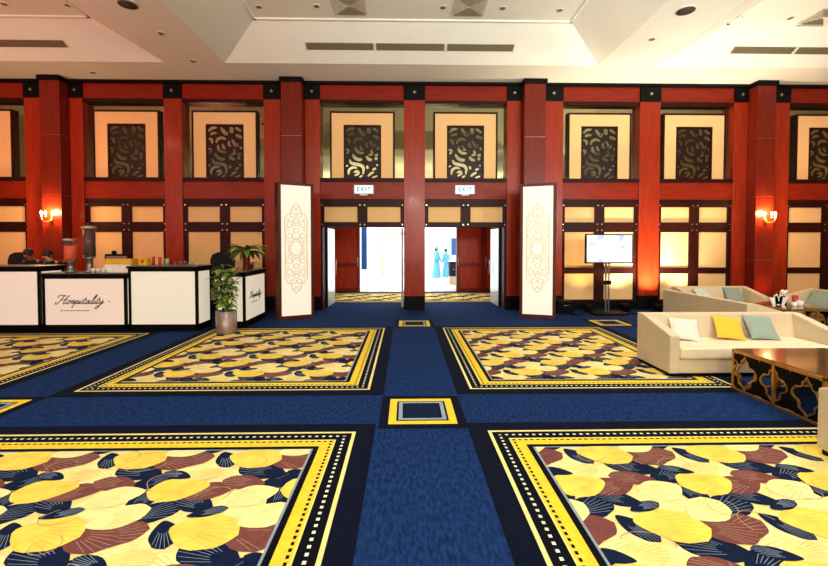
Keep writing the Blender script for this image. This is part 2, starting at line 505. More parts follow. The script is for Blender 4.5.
def carpet_panel(x0, x1, y0, y1, label, fan_lines=True, base=0.0):
    cx, cy = (x0 + x1) / 2, (y0 + y1) / 2
    W, D = (x1 - x0) / 2, (y1 - y0) / 2
    b = MB()

    def ring(i0, i1, m, z):
        for (a, c, d, e) in ((-W + i0, W - i0, -D + i0, -D + i1), (-W + i0, W - i0, D - i1, D - i0),
                             (-W + i0, -W + i1, -D + i1, D - i1), (W - i1, W - i0, -D + i1, D - i1)):
            b.add([(a, d, z), (c, d, z), (c, e, z), (a, e, z)], [(0, 1, 2, 3)], m)
    z = .004
    ring(-.17, 0, 'c_navy', z); ring(0, .03, 'c_cream', z); ring(.03, .155, 'c_black', z); ring(.155, .165, 'c_cream', z)
    ring(.165, .275, 'c_yellow', z); ring(.275, .32, 'c_black', z); ring(.32, .335, 'c_grey', z)

    def dashes(ins, wd, ln, gap, m):
        zz = z + .0012
        for hor in (1, 0):
            half = W if hor else D; oth = D if hor else W
            n = int((2 * (half - ins)) / gap); st = (2 * (half - ins)) / n
            for s in (-1, 1):
                for k in range(n + 1):
                    u = -half + ins + k * st; v = s * (oth - ins)
                    ru, rv = ln / 2, wd / 2
                    q = [(u - ru, v - rv), (u + ru, v - rv), (u + ru, v + rv), (u - ru, v + rv)]
                    if not hor: q = [(p[1], p[0]) for p in q][::-1]
                    b.add([(p[0], p[1], zz) for p in q], [(0, 1, 2, 3)], m)
    dashes(.092, .022, .026, .06, 'c_white')
    dashes(.192, .02, .028, .052, 'c_black')
    f = .335
    fx0, fx1, fy0, fy1 = -W + f, W - f, -D + f, D - f
    b.add([(fx0, fy0, z), (fx1, fy0, z), (fx1, fy1, z), (fx0, fy1, z)], [(0, 1, 2, 3)], 'c_pale')
    zz = z + .0006
    for si, (sx, sy, rx, ry, rot, m) in enumerate(SHELLS):
        zs = zz + si * .0003
        for i in range(int((fx1 - fx0) / TX) + 3):
            for j in range(int((fy1 - fy0) / TY) + 3):
                px = fx0 + (i - 1) * TX + sx + (0.0 if j % 2 == 0 else .0); py = fy0 + (j - 1) * TY + sy
                P = clip(shell_poly(px, py, rx, ry, rot), fx0, fx1, fy0, fy1)
                if len(P) < 3: continue
                b.add([(p[0], p[1], zs) for p in P], [tuple(range(len(P)))], m)
                if fan_lines:
                    a = R(rot)
                    for k in range(-3, 4):
                        t = k * .33
                        h = (-rx * .9, 0); e = (cos(t) * rx * .96, sin(t) * ry * .9)
                        s0 = (h[0] * .55 + e[0] * .45, h[1] * .55 + e[1] * .45)
                        dx, dy = e[0] - s0[0], e[1] - s0[1]; L = math.hypot(dx, dy)
                        nx, ny = -dy / L * .0013, dx / L * .0013
                        q = [(s0[0] - nx, s0[1] - ny), (e[0] - nx, e[1] - ny), (e[0] + nx, e[1] + ny), (s0[0] + nx, s0[1] + ny)]
                        q = [(px + u * cos(a) - v * sin(a), py + u * sin(a) + v * cos(a)) for u, v in q]
                        if all(fx0 < u < fx1 and fy0 < v < fy1 for u, v in q):
                            b.add([(u, v, zs + .00015) for u, v in q], [(0, 1, 2, 3)], 'c_shade' if 'pale' in m or m == 'c_gold' else ('c_line' if m == 'c_maroon' else 'c_grey'))
    # meandering tendril lines over the shells
    zl = zz + len(SHELLS) * .0003 + .0002
    if fan_lines:
        rr = random.Random(int((x0 + 50) * 100 + y0 * 7))
        for i in range(int((fx1 - fx0) / TX * 3 * (fy1 - fy0) / TY)):
            px, py = rr.uniform(fx0 + .1, fx1 - .1), rr.uniform(fy0 + .1, fy1 - .1)
            a = rr.uniform(0, 6.28); kk = rr.choice((-1, 1)) * rr.uniform(6, 11); pts = [(px, py)]
            for s_ in range(16):
                a += kk * .028 + sin(s_ * .5) * .1; px += cos(a) * .028; py += sin(a) * .022; pts.append((px, py))
            for p, q in zip(pts, pts[1:]):
                dx, dy = q[0] - p[0], q[1] - p[1]; L = math.hypot(dx, dy); nx, ny = -dy / L * .0025, dx / L * .0025
                Q = [(p[0] - nx, p[1] - ny), (q[0] - nx, q[1] - ny), (q[0] + nx, q[1] + ny), (p[0] + nx, p[1] + ny)]
                if all(fx0 < u < fx1 and fy0 < v < fy1 for u, v in Q):
                    b.add([(u, v, zl) for u, v in Q], [(0, 1, 2, 3)], 'c_line')
    o = b.build('patterned_rug', fix=False)
    o.location = (cx, cy, base)
    tag(o, label, 'rug', 'shell patterned rugs')
    return o


carpet_panel(-3.87, -.45, .1, 3.83, 'large yellow, maroon and navy shell-patterned rug filling the lower left foreground')
carpet_panel(.75, 3.98, .1, 3.83, 'large yellow, maroon and navy shell-patterned rug filling the lower right foreground')
carpet_panel(-3.84, -.42, 4.95, 8.66, 'shell-patterned rug left of the aisle, in front of the doors and potted plant')
carpet_panel(.76, 3.97, 4.95, 8.66, 'shell-patterned rug right of the aisle, running under the beige sofa')
carpet_panel(-8.25, -4.92, 4.95, 8.23, 'shell-patterned rug in front of the backlit bar counters')
carpet_panel(5.0, 8.2, 4.95, 8.66, 'shell-patterned rug mostly hidden behind the sofas at the right', fan_lines=False)


def medallion(cx, cy, label, s=.33):
    b = MB(); z = .004

    def sq(a, m, dz):
        b.add([(-a, -a, z + dz), (a, -a, z + dz), (a, a, z + dz), (-a, a, z + dz)], [(0, 1, 2, 3)], m)
    sq(s + .09, 'c_navy', 0); sq(s, 'c_yellow', .001); sq(s - .075, 'c_black', .002); sq(s - .095, 'c_grey', .003)
    sq(s - .135, 'c_navy', .004); sq(s - .15, 'c_deep', .005)
    o = b.build('square_rug', fix=False); o.location = (cx, cy, 0)
    tag(o, label, 'rug', 'square carpet medallions')


medallion(.165, 4.31, 'small yellow-bordered navy square rug in the middle of the aisle between four large rugs')
medallion(-4.42, 4.37, 'small yellow-bordered square rug cut off by the left edge of the photo')
medallion(.19, 9.15, 'small yellow-bordered navy square rug in front of the centre door pillar')
medallion(4.45, 9.15, 'small yellow-bordered square rug behind the large beige sofa, near the screen stand')
carpet_panel(-2.95, 3.4, 12.6, 15.0, 'shell-patterned rug strip in the vestibule beyond the open doors', fan_lines=False)

# ------------------------------------------------------------------ wall joinery
BAYS = [(-12.2, -9.7), (-8.24, -6.19), (-5.74, -3.65), (-2.21, -.04), (.51, 2.65), (4.12, 6.15), (6.69, 8.66), (10.14, 12.4)]
PILS = [(-9.7, -9.30, 'left of the left sconce column, behind the bar'), (-8.565, -8.24, 'right of the left sconce column, behind the drink dispensers'),
        (-6.19, -5.74, 'between the two panelled bays behind the bar'), (-3.65, -3.21, 'left of the column behind the left light box'),
        (-2.595, -2.21, 'at the left side of the left doorway'), (-.04, .51, 'standing between the two open doorways'),
        (2.65, 3.015, 'at the right side of the right doorway'), (3.60, 4.12, 'left of the bay with the screen on a stand'),
        (6.15, 6.69, 'lit from below, right of the screen on a stand'), (8.66, 9.015, 'left of the right sconce column'),
        (9.60, 10.14, 'right of the right sconce column')]
for a, b_, wh in PILS:
    c = (a + b_) / 2; h = (b_ - a) / 2
    t = thing('pilaster', 'flat red mahogany wall pilaster ' + wh, 'pilaster', (c, WY, 0), 0, 'mahogany pilasters')
    MB().box(-h, h, 0, .225, .36, 5.45, 'wood').build('shaft', t, .006)
    MB().box(-h, h, -.012, .225, 0, .36, 'black').build('base', t, .004)
    MB().box(-h, h, -.03, .225, 5.45, 5.825, 'black').build('corner_block', t, .006)
    pts = [(.045 * (1 if k % 2 == 0 else .45) * cos(k * pi / 4), 5.64 + .045 * (1 if k % 2 == 0 else .45) * sin(k * pi / 4)) for k in range(8)]
    MB().prism(pts, -.05, -.03, 'studd').build('star_stud', t)

COLS = [(-9.06, -8.57, 'with a lit sconce behind the bar at the left'), (-3.12, -2.60, 'behind the left light box'),
        (3.02, 3.56, 'behind the right light box'), (9.02, 9.50, 'with a lit sconce behind the sofas at the right')]
for a, b_, wh in COLS:
    c = (a + b_) / 2; h = (b_ - a) / 2 - .002
    t = thing('column', 'projecting dark mahogany column ' + wh, 'column', (c, 10.8, 0), 0, 'projecting columns')
    zz = [.3, 1.32, 2.95, 4.45, 5.8]
    for z0, z1 in zip(zz, zz[1:]):
        MB().box(-h, h, 0, .53, z0, z1 - .008, 'wood_deep').build('shaft_panel', t, .004)
    MB().box(-h + .01, h - .01, .01, .53, .3, 5.8, 'studd').build('joint_core', t)
    MB().box(-h, h, -.02, .53, 0, .3, 'black').build('base', t, .004)
    MB().box(-h - .03, h + .03, -.05, .26, 5.78, 5.895, 'black').build('cap', t, .006)


def arc(cx, cz, r0, r1, a0, a1, n=18):
    return [(cx + (r0 + (r1 - r0) * i / n) * cos(R(a0 + (a1 - a0) * i / n)), cz + (r0 + (r1 - r0) * i / n) * sin(R(a0 + (a1 - a0) * i / n))) for i in range(n + 1)]


def lattice_mesh(wd, ht):
    """dark board with scroll-shaped mirror inlays"""
    b = MB(); h = wd / 2
    b.box(-h, h, -.01, .02, 0, ht, 'lattice')
    b.box(-h, -h + .045, -.03, -.01, 0, ht, 'dark').box(h - .045, h, -.03, -.01, 0, ht, 'dark').box(-h + .045, h - .045, -.03, -.01, ht - .05, ht, 'dark')
    st = [([(80, 110), (110, 82), (150, 75)], 1), ([(95, 140), (120, 125), (150, 125)], .9), ([(185, 75), (200, 100), (228, 132), (238, 112)], 1.1),
          ([(270, 70), (275, 125)], 1.4), ([(305, 75), (355, 110)], .9), ([(305, 140), (330, 150), (360, 165)], 1.1),
          ([(145, 210), (155, 180), (190, 165), (225, 178)], 1), ([(82, 168), (108, 185), (108, 215)], .9), ([(160, 225), (162, 260), (190, 288), (230, 290)], 1),
          ([(195, 218), (205, 250), (218, 266)], .9), ([(250, 190), (248, 222), (266, 240)], .9), ([(275, 180), (290, 210), (310, 235), (322, 212)], 1),
          ([(338, 236), (356, 262)], .8), ([(75, 258), (100, 270), (84, 300)], .8), ([(132, 298), (155, 335), (190, 350), (215, 345)], 1.1),
          ([(250, 318), (270, 345), (300, 350)], 1), ([(290, 262), (296, 298), (268, 310)], .9), ([(318, 312), (350, 304)], .9), ([(325, 352), (338, 325)], .9),
          ([(108, 348), (125, 380), (165, 390), (208, 402), (226, 432), (220, 480)], 1.1), ([(82, 400), (90, 410)], .8),
          ([(100, 482), (104, 442), (135, 418), (172, 424)], .9), ([(143, 462), (172, 452), (182, 470), (150, 492)], .9), ([(190, 505), (216, 488)], .7),
          ([(254, 402), (262, 432)], .8), ([(300, 440), (332, 424)], .8), ([(262, 496), (290, 470), (312, 460)], .8), ([(334, 402), (347, 394)], .7), ([(298, 508), (345, 490)], .6)]
    for P, k in st:
        Q = [((x - 60) / 315 * wd - h, (510 - y) / 460 * ht) for x, y in P]
        Q = [Q[0]] + Q + [Q[-1]]; out = []
        for i in range(1, len(Q) - 2):
            for q in range(6):
                t = q / 6
                out.append(tuple(.5 * (2 * Q[i][c] + (Q[i + 1][c] - Q[i - 1][c]) * t + (2 * Q[i - 1][c] - 5 * Q[i][c] + 4 * Q[i + 1][c] - Q[i + 2][c]) * t * t
                                       + (3 * Q[i][c] - Q[i - 1][c] - 3 * Q[i + 1][c] + Q[i + 2][c]) * t ** 3) for c in (0, 1)))
        out.append(Q[-1]); n = len(out)
        b.ribbon(out, [.078 * k * (1 - .7 * abs(2 * i / (n - 1) - 1) ** 3) for i in range(n)], -.014, -.010, 'mirror')
    return b


lat = lattice_mesh(.98, 1.37)
BN = ['furthest left, cut off by the photo edge', 'above the bar, left of two', 'above the bar, right of two', 'above the left doorway',
      'above the right doorway', 'above the screen on a stand', 'above the far sofa, left of the right sconce', 'furthest right, cut off by the photo edge']
lat_obj = None
for k, (a, b_) in enumerate(BAYS):
    c = (a + b_) / 2; h = (b_ - a) / 2
    # beams belonging to the wall
    t = thing('beam', 'horizontal red mahogany beam under the ceiling, ' + BN[k], 'beam', (c, WY + .03, 5.45), 0, 'upper beams')
    MB().box(-h, h, 0, .22, 0, .38, 'wood_beam').build('board', t, .004)
    MB().box(-h, h, -.01, .22, -.08, 0, 'dark').build('lower_moulding', t, .004)
    t = thing('beam', 'horizontal red mahogany beam below the mirror panel, ' + BN[k], 'beam', (c, WY + .03, 2.87), 0, 'middle beams')
    MB().box(-h, h, 0, .22, .03, .47, 'wood_beam').build('board', t, .004)
    MB().box(-h, h, -.03, .22, .47, .57, 'dark').build('ledge', t, .004)
    m = MB()
    n = int(2 * h / .09)
    for i in range(n):
        x = -h + .045 + i * (2 * h - .09) / (n - 1)
        m.box(x - .022, x + .022, -.045, -.03, .485, .545, 'dark')
    m.box(-h, h, -.034, -.028, .475, .555, 'dark')
    m.build('dentil_row', t)
    # mirror, fabric surround, fretwork
    t = thing('wall_mirror_panel', 'mirror panel with beige surround and dark scroll fretwork, ' + BN[k], 'wall panel', (c, 11.22, 3.44), 0, 'fretwork mirror panels')
    MB().box(-h, h, .09, .12, 0, 1.93, 'mirror').build('mirror', t)
    s = 0.0
    nw, nt_ = .80, 1.70
    nb = MB()
    nb.box(-nw, -.49, 0, .06, 0, nt_, 'fabric').box(.49, nw, 0, .06, 0, nt_, 'fabric').box(-.49, .49, 0, .06, 1.40, nt_, 'fabric')
    nb.build('surround', t)
    e = MB()
    e.box(-nw - .045, -nw, -.01, .09, 0, nt_ + .045, 'dark').box(nw, nw + .045, -.01, .09, 0, nt_ + .045, 'dark').box(-nw, nw, -.01, .09, nt_, nt_ + .045, 'dark')
    e.build('surround_edge', t)
    if lat_obj is None:
        lat_obj = lat.build('fretwork', t); lat_obj.location = (0, .03, .02)
    else:
        l2 = lat_obj.copy(); COL.objects.link(l2); l2.parent = t
    # lower joinery
    openbay = k in (3, 4)
    t = thing('transom' if openbay else 'panelled_door', ('dark wood transom with two beige panels over the %s open doorway' % ('left' if k == 3 else 'right')) if openbay
              else 'closed dark-framed double door with beige fabric panels, ' + BN[k].replace('above the', 'behind the'), 'transom' if openbay else 'door',
              (c, 11.17, 0), 0, 'door transoms' if openbay else 'panelled double doors')
    zl = 2.17 if openbay else .2
    fr = MB()
    fr.box(-h, h, -.04, .1, 2.70, 2.90, 'dark')
    rails = [(2.17, 2.30)] if openbay else [(2.04, 2.30), (.94, 1.1), (.2, .25)]
    for z0, z1 in rails:
        fr.box(-h, h, 0, .1, z0, z1, 'dark')
    for x0, x1 in ((-h, -h + .09), (-.13, .13), (h - .09, h)):
        fr.box(x0, x1, -.01, .1, zl, 2.70, 'dark')
    fr.build('frame', t, .004)
    d = MB()
    n = int(2 * h / .08)
    for i in range(n):
        x = -h + .05 + i * (2 * h - .1) / (n - 1)
        d.box(x - .02, x + .02, -.055, -.04, 2.77, 2.82, 'dark')
    d.box(-h, h, -.044, -.038, 2.75, 2.84, 'dark')
    d.build('dentil_row', t)
    rows = [(2.30, 2.70)] if openbay else [(2.30, 2.70), (1.10, 2.04), (.25, .94)]
    for z0, z1 in rows:
        for x0, x1 in ((-h + .09, -.13), (.13, h - .09)):
            MB().box(x0, x1, .03, .06, z0, z1, 'fabric').build('fabric_panel', t)
    for z in (2.25, 2.09, 2.74) if not openbay else (2.235, 2.74):
        for x in (-.06, .06, -h + .04, h - .04):
            yy = -.01 if z < 2.6 else -.04
            MB().box(x - .014, x + .014, yy - .012, yy, z - .014, z + .014, 'studd').build('stud', t)

# exit signs
for cx, wh in ((-1.08, 'left'), (1.55, 'right')):
    t = thing('exit_sign', 'small lit exit sign with a pale blue glow over the %s doorway' % wh, 'sign', (cx, WY - .02, 3.14), 0, 'exit signs')
    MB().box(-.265, .265, 0, .06, -.125, .125, 'grey_metal').build('housing', t, .01)
    MB().box(-.235, .235, -.008, 0, -.10, .10, 'exitglow').build('face', t)
    g = MB()
    for x in (-.19, -.07, .05, .17):
        pass
    # E X I T in blocks
    def seg(x0, x1, z0, z1): g.box(x0, x1, -.012, -.008, z0, z1, 'exitgreen')
    x = -.17; seg(x, x + .02, -.05, .06); seg(x, x + .07, .04, .06); seg(x, x + .06, -.005, .015); seg(x, x + .07, -.05, -.03)
    for sgn in (1, -1):
        mx = Matrix.Translation((-.035, 0, .005)) @ Matrix.Rotation(sgn * .6, 4, 'Y')
        g.box(-.01, .01, -.012, -.008, -.06, .06, 'exitgreen', mx)
    seg(.045, .065, -.05, .06); seg(.10, .17, .04, .06); seg(.125, .145, -.05, .06)
    g.build('lettering', t)
    MB().box(-.1, .1, -.03, .03, -.155, -.125, 'white_ware').build('lamp_lens', t, .004)

# sconces
def sconce(x, y, z, wh):
    t = thing('wall_sconce', 'gilt wall sconce with three glowing candle lamps on the %s column' % wh, 'wall lamp', (x, y, z), 0, 'wall sconces')
    mx = Matrix.Translation((0, 0, -.1)) @ Matrix.Rotation(pi / 2, 4, 'X')
    MB().lathe([(.02, .03), (.05, .02), (.06, 0)], 'brass', 16, (0, 0), mx).build('back_plate', t)
    for s in (-1, 0, 1):
        pts = [(0, -.02, -.1), (s * .06, -.08, -.15), (s * .12, -.13 - .04 * (s == 0), -.12), (s * .14, -.14 - .05 * (s == 0), -.04)]
        a = MB().tube(pts, .009, 'brass').build('arm', t)
        p = pts[-1]
        MB().lathe([(.012, -.04), (.035, -.03), (.03, -.02), (.014, -.018), (.014, .03)], 'white_ware', 12, (p[0], p[1])).build('candle_cup', a)
        MB().lathe([(.012, .03), (.028, .06), (.024, .09), (.004, .13)], 'bulb', 12, (p[0], p[1])).build('bulb', a)
        MB().lathe([(.002, -.13), (.014, -.11), (.004, -.07), (.002, -.045)], 'glass', 6, (p[0], p[1])).build('crystal_drop', a)
    light('sconce_lamp', 'POINT', (x, y - .16, z + .1), 65, (1, .62, .22), .05)


sconce(-8.82, 10.8, 2.42, 'left')
sconce(9.28, 10.8, 2.42, 'right')

# ------------------------------------------------------------------ open doors
def door_leaf(x, y, ang, wd, label, side):
    t = thing('open_door', label, 'door', (x, y, 0), ang, 'open door leaves')
    MB().box(0, wd, -.025, .025, .01, 2.16, 'leafdoor').build('panel', t, .003)
    MB().box(-.01, .05, -.03, .03, .01, 2.16, 'black' if side else 'leafdoor').build('hinge_stile', t)
    for s in (-1, 1):
        MB().tube([(wd - .1, s * .025, .85), (wd - .1, s * .08, .85), (wd - .1, s * .08, 1.25), (wd - .1, s * .025, 1.25)], .012, 'studd').build('pull_handle', t)
    return t


door_leaf(-2.14, BY + .2, R(88), 1.0, 'pale glossy door leaf standing open at the left edge of the left doorway', 1)
door_leaf(2.58, BY + .2, R(92), 1.0, 'pale glossy door leaf standing open at the right edge of the right doorway', -1)
door_leaf(-.085, BY + .2, R(90), 1.0, 'open door leaf seen edge-on beside the centre pillar, left doorway', 0)
# jamb trims
for x0, x1 in ((-2.21, -2.17), (-.08, -.04), (.51, .55), (2.61, 2.65)):
    pass
for i, (x0, x1) in enumerate(((-2.21, -2.16), (2.60, 2.65))):
    struct(MB().box(x0, x1, WY + .05, BY + .15, 0, DZ, 'dark').build('trim_%d' % (5 + i)))
# inner vestibule doors (folded flat against the inner wall)
def inner_door(x0, x1, label):
    c = (x0 + x1) / 2; h = (x1 - x0) / 2
    t = thing('panelled_door', label, 'door', (c, VY - .06, 0), 0, 'red inner doors')
    MB().box(-h, h, 0, .05, .02, 2.72, 'wood_deep').build('leaf', t, .004)
    for z0, z1 in ((.14, .90), (1.04, 2.55)):
        MB().box(-h + .1, h - .1, -.015, 0, z0, z1, 'wood').build('raised_panel', t, .006)
    MB().tube([(h - .05 if c < 0 else -h + .05, 0, .95), (h - .05 if c < 0 else -h + .05, -.06, .95), (h - .05 if c < 0 else -h + .05, -.06, 1.25), (h - .05 if c < 0 else -h + .05, 0, 1.25)], .01, 'studd').build('pull_handle', t)


inner_door(-2.66, -1.67, 'red panelled inner door seen through the left doorway')
inner_door(1.87, 2.83, 'red panelled inner door seen through the right doorway, nearer the opening')
inner_door(2.85, 3.72, 'red panelled inner door at the far right of the vestibule')

# foyer furnishings
t = thing('drape', 'tall narrow blue drape on the foyer wall seen through the left doorway', 'curtain', (-1.93, 19.9, 0))
m = MB()
pr = []
for i in range(13):
    m_x = -.13 + .26 * i / 12
    pr.append((m_x, .03 * (1 if i % 2 else -1)))
pts = pr + [(p[0], p[1] + .03) for p in pr[::-1]]
m.prism(pts, .55, 3.6, 'bluecol', None, 'z')
m.build('fabric', t)
MB().box(-.2, .2, -.08, .12, 3.6, 3.7, 'white').build('header_rail', t)
MB().box(-.15, .15, -.1, .12, 0, .55, 'white').build('plinth', t)
# door frame on the foyer's far wall
t = thing('door_frame', 'faint white door surround on the far foyer wall beyond the left doorway', 'door frame', (-.35, 23.9, 0))
MB().box(-1.0, -.86, -.06, .1, 0, 2.3, 'plaster').box(.86, 1.0, -.06, .1, 0, 2.3, 'plaster').box(-1.0, 1.0, -.06, .1, 2.3, 2.44, 'plaster').build('surround', t, .01)
MB().box(-.86, .86, .02, .06, 0, 2.3, 'white').build('leaf', t)
struct(MB().box(-7, 7, 24.0, 24.1, 0, 4, 'white').build('wall_foyer_far'))
t = thing('console_cabinet', 'black cabinet with white top standing in the foyer behind the right doorway', 'cabinet', (2.1, 18.2, 0))
MB().box(-.2, .5, 0, .5, .35, .98, 'cloth_black').build('body', t, .01)
MB().box(-.22, .52, -.02, .52, .98, 1.02, 'white').build('top', t, .005)
MB().box(-.2, .5, 0, .5, 0, .35, 'plaster').build('plinth', t, .005)
for x in (-.02, .32):
    MB().ball((x, -.02, .65), .02, 'studd').build('knob', t)
t = thing('wall_banner', 'dark blue hanging banner above the black cabinet in the foyer', 'banner', (2.15, 18.85, 0))
MB().box(-.12, .5, -.01, .01, 1.25, 2.0, 'bluecol').build('cloth', t)
MB().tube([(-.16, 0, 2.01), (.54, 0, 2.01)], .015, 'studd').build('rod', t)
MB().tube([(.2, 0, 0), (.2, 0, 1.25)], .015, 'studd').build('pole', t)

# ------------------------------------------------------------------ people
def skin_body(name, joints, edges, m, parent, sub=2):
    me = bpy.data.meshes.new(name)
    me.from_pydata([j[0] for j in joints], edges, [])
    o = bpy.data.objects.new(name, me); COL.objects.link(o)
    sm = o.modifiers.new('skin', 'SKIN')
    for i, j in enumerate(joints):
        r = j[1] if isinstance(j[1], tuple) else (j[1], j[1])
        me.skin_vertices[0].data[i].radius = r
    me.skin_vertices[0].data[0].use_root = True
    ss = o.modifiers.new('sub', 'SUBSURF'); ss.levels = sub; ss.render_levels = sub
    dg = bpy.context.evaluated_depsgraph_get()
    ev = o.evaluated_get(dg)
    me2 = bpy.data.meshes.new_from_object(ev)
    for p in me2.polygons: p.use_smooth = True
    me2.materials.clear(); me2.materials.append(M[m])
    bpy.data.objects.remove(o)
    o2 = bpy.data.objects.new(name, me2); COL.objects.link(o2); o2.parent = parent
    return o2


def person(loc, rz, label, skin, cloth, lean=0.0, height=1.7, robe=False, headcloth=False, arm=(0.0, 0.0), group=None):
    t = thing('person', label, 'person', loc, rz, group)
    k = height / 1.7
    ly = -lean  # lean towards -Y (front)
    def P(x, y, z):
        f = max(0, z - .95) / .6
        return (x * k, (y + ly * f) * k, (z - .12 * abs(ly) * f * 2) * k)
    J = [(P(0, 0, .98), (.15 * k, .11 * k)), (P(0, 0, 1.2), (.13 * k, .10 * k)), (P(0, 0, 1.38), (.15 * k, .10 * k)), (P(0, -.005, 1.47), .055 * k),
         (P(0, -.02, 1.53), (.06 * k, .065 * k)), (P(0, -.03, 1.62), (.075 * k, .09 * k)), (P(0, -.02, 1.69), .05 * k)]
    E = [(0, 1), (1, 2), (2, 3), (3, 4), (4, 5), (5, 6)]
    for s in (-1, 1):
        b = len(J)
        J += [(P(s * .17, 0, 1.40), .055 * k), (P(s * .22, -.03 - arm[0] * .5, 1.13), .042 * k), (P(s * .19, -.12 - arm[0], .95 + arm[1]), .03 * k), (P(s * .18, -.17 - arm[0], .90 + arm[1]), .034 * k)]
        E += [(2, b), (b, b + 1), (b + 1, b + 2), (b + 2, b + 3)]
        n = b + 3
        for q in range(4):
            J += [(P(s * (.155 + .02 * q), -.22 - arm[0], .87 + arm[1] - .004 * abs(q - 1.5)), .010 * k), (P(s * (.155 + .02 * q), -.25 - arm[0], .84 + arm[1]), .008 * k)]
            E += [(n, len(J) - 2), (len(J) - 2, len(J) - 1)]
        J += [(P(s * .14, -.19 - arm[0], .89 + arm[1]), .010 * k)]; E += [(n, len(J) - 1)]
        b = len(J)
        J += [((s * .09 * k, 0, .85 * k), .085 * k), ((s * .10 * k, -.01, .48 * k), .055 * k), ((s * .10 * k, .01, .09 * k), .038 * k), ((s * .11 * k, -.12 * k, .04 * k), .035 * k)]
        E += [(0, b), (b, b + 1), (b + 1, b + 2), (b + 2, b + 3)]
    skin_body('body', J, E, skin, t)
    hp = Vector(P(0, -.03, 1.61))
    # face
    f = MB()
    for s in (-1, 1):
        f.ball((hp.x + s * .03 * k, hp.y - .088 * k, hp.z + .005), .011 * k, 'hair', 8)
    f.build('eyes', t)
    MB().ball((hp.x, hp.y - .1 * k, hp.z - .025), .016 * k, skin, 8, (.8, 1, 1.4)).build('nose', t)
    MB().ball((hp.x, hp.y - .088 * k, hp.z - .06), .016 * k, 'red_plastic', 8, (1.4, .5, .4)).build('mouth', t)
    e = MB()
    for s in (-1, 1):
        e.ball((hp.x + s * .08 * k, hp.y + .01, hp.z), .022 * k, skin, 8, (.4, .8, 1.2))
    e.build('ears', t)
    hc = MB()
    hc.ball((hp.x, hp.y + .022 * k, hp.z + .035 * k), .102 * k, cloth if headcloth else 'hair', 16, (.92, 1.0, 1.0))
    if headcloth:
        hc.ball((hp.x, hp.y + .05 * k, hp.z - .09 * k), .12 * k, 'hair', 14, (.9, .7, 1.2))
    hc.build('hair' if not headcloth else 'head_scarf', t)
    # clothing
    if robe:
        c = MB()
        prof = [(.30, .04), (.27, .3), (.22, .7), (.18, 1.0), (.17, 1.15), (.20, 1.32), (.17, 1.42), (.08, 1.49)]
        vs = []
        n = 20; pv = []
        for r, z in prof:
            for i in range(n):
                a = 2 * pi * i / n
                rr = r * (1 + (.05 * sin(a * 6) if z < .8 else 0))
                x, y, zz_ = P(rr * cos(a), 0, z)
                pv.append((x, y + rr * k * .72 * sin(a), zz_))
        fs = []
        for j in range(len(prof) - 1):
            for i in range(n):
                q = (i + 1) % n
                fs.append((j * n + i, j * n + q, (j + 1) * n + q, (j + 1) * n + i))
        c.add(pv, fs, cloth, True)
        c.build('robe', t)
        for s in (-1, 1):
            MB().tube([P(s * .16, 0, 1.41), P(s * .225, -.03 - arm[0] * .5, 1.13), P(s * .19, -.12 - arm[0], .97 + arm[1])], [.08 * k, .075 * k, .085 * k], cloth, 12).build('sleeve', t)
    else:
        c = MB()
        prof = [(.175, .92), (.155, 1.1), (.175, 1.28), (.19, 1.38), (.12, 1.45), (.065, 1.49)]
        n = 20; pv = []
        for r, z in prof:
            for i in range(n):
                a = 2 * pi * i / n
                x, y, zz_ = P(r * cos(a), 0, z)
                pv.append((x, y + r * k * .68 * sin(a), zz_))
        fs = []
        for j in range(len(prof) - 1):
            for i in range(n):
                q = (i + 1) % n
                fs.append((j * n + i, j * n + q, (j + 1) * n + q, (j + 1) * n + i))
        c.add(pv, fs, cloth, True); c.build('shirt', t)
        for s in (-1, 1):
            MB().tube([P(s * .14, 0, 1.41), P(s * .175, 0, 1.39), P(s * .22, -.03 - arm[0] * .5, 1.13), P(s * .19, -.12 - arm[0], .96 + arm[1])], [.06 * k, .072 * k, .058 * k, .045 * k], cloth, 12).build('sleeve', t)
            MB().tube([(s * .07 * k, 0, .97 * k), (s * .095 * k, 0, .8 * k), (s * .10 * k, -.01, .48 * k), (s * .10 * k, .01, .06 * k)], [.10 * k, .10 * k, .075 * k, .062 * k], cloth, 14).build('trouser_leg', t)
            MB().ball((s * .105 * k, -.06 * k, .04 * k), .05 * k, 'black', 12, (.9, 2.2, .8)).build('shoe', t)
    return t


person((1.58, 21.6, 0), R(60), 'distant person in a long light blue robe with dark head covering, beyond the right doorway', 'skin', 'cloth_blue', 0, 1.62, True, True)
person((2.15, 22.0, 0), R(-40), 'second distant person in light blue robe, nearer the dark banner beyond the right doorway', 'skin', 'cloth_blue', .1, 1.5, True, False)
person((-8.26, 9.75, 0), R(8), 'dark-haired person in black, leaning over behind the bar counter, left of two', 'skin', 'cloth_black', .30, 1.66, arm=(.05, .12))
person((-7.72, 9.64, 0), R(-4), 'person in black with pale face and hand raised, right of two behind the bar', 'skin2', 'cloth_black', .26, 1.62, arm=(.02, .40))

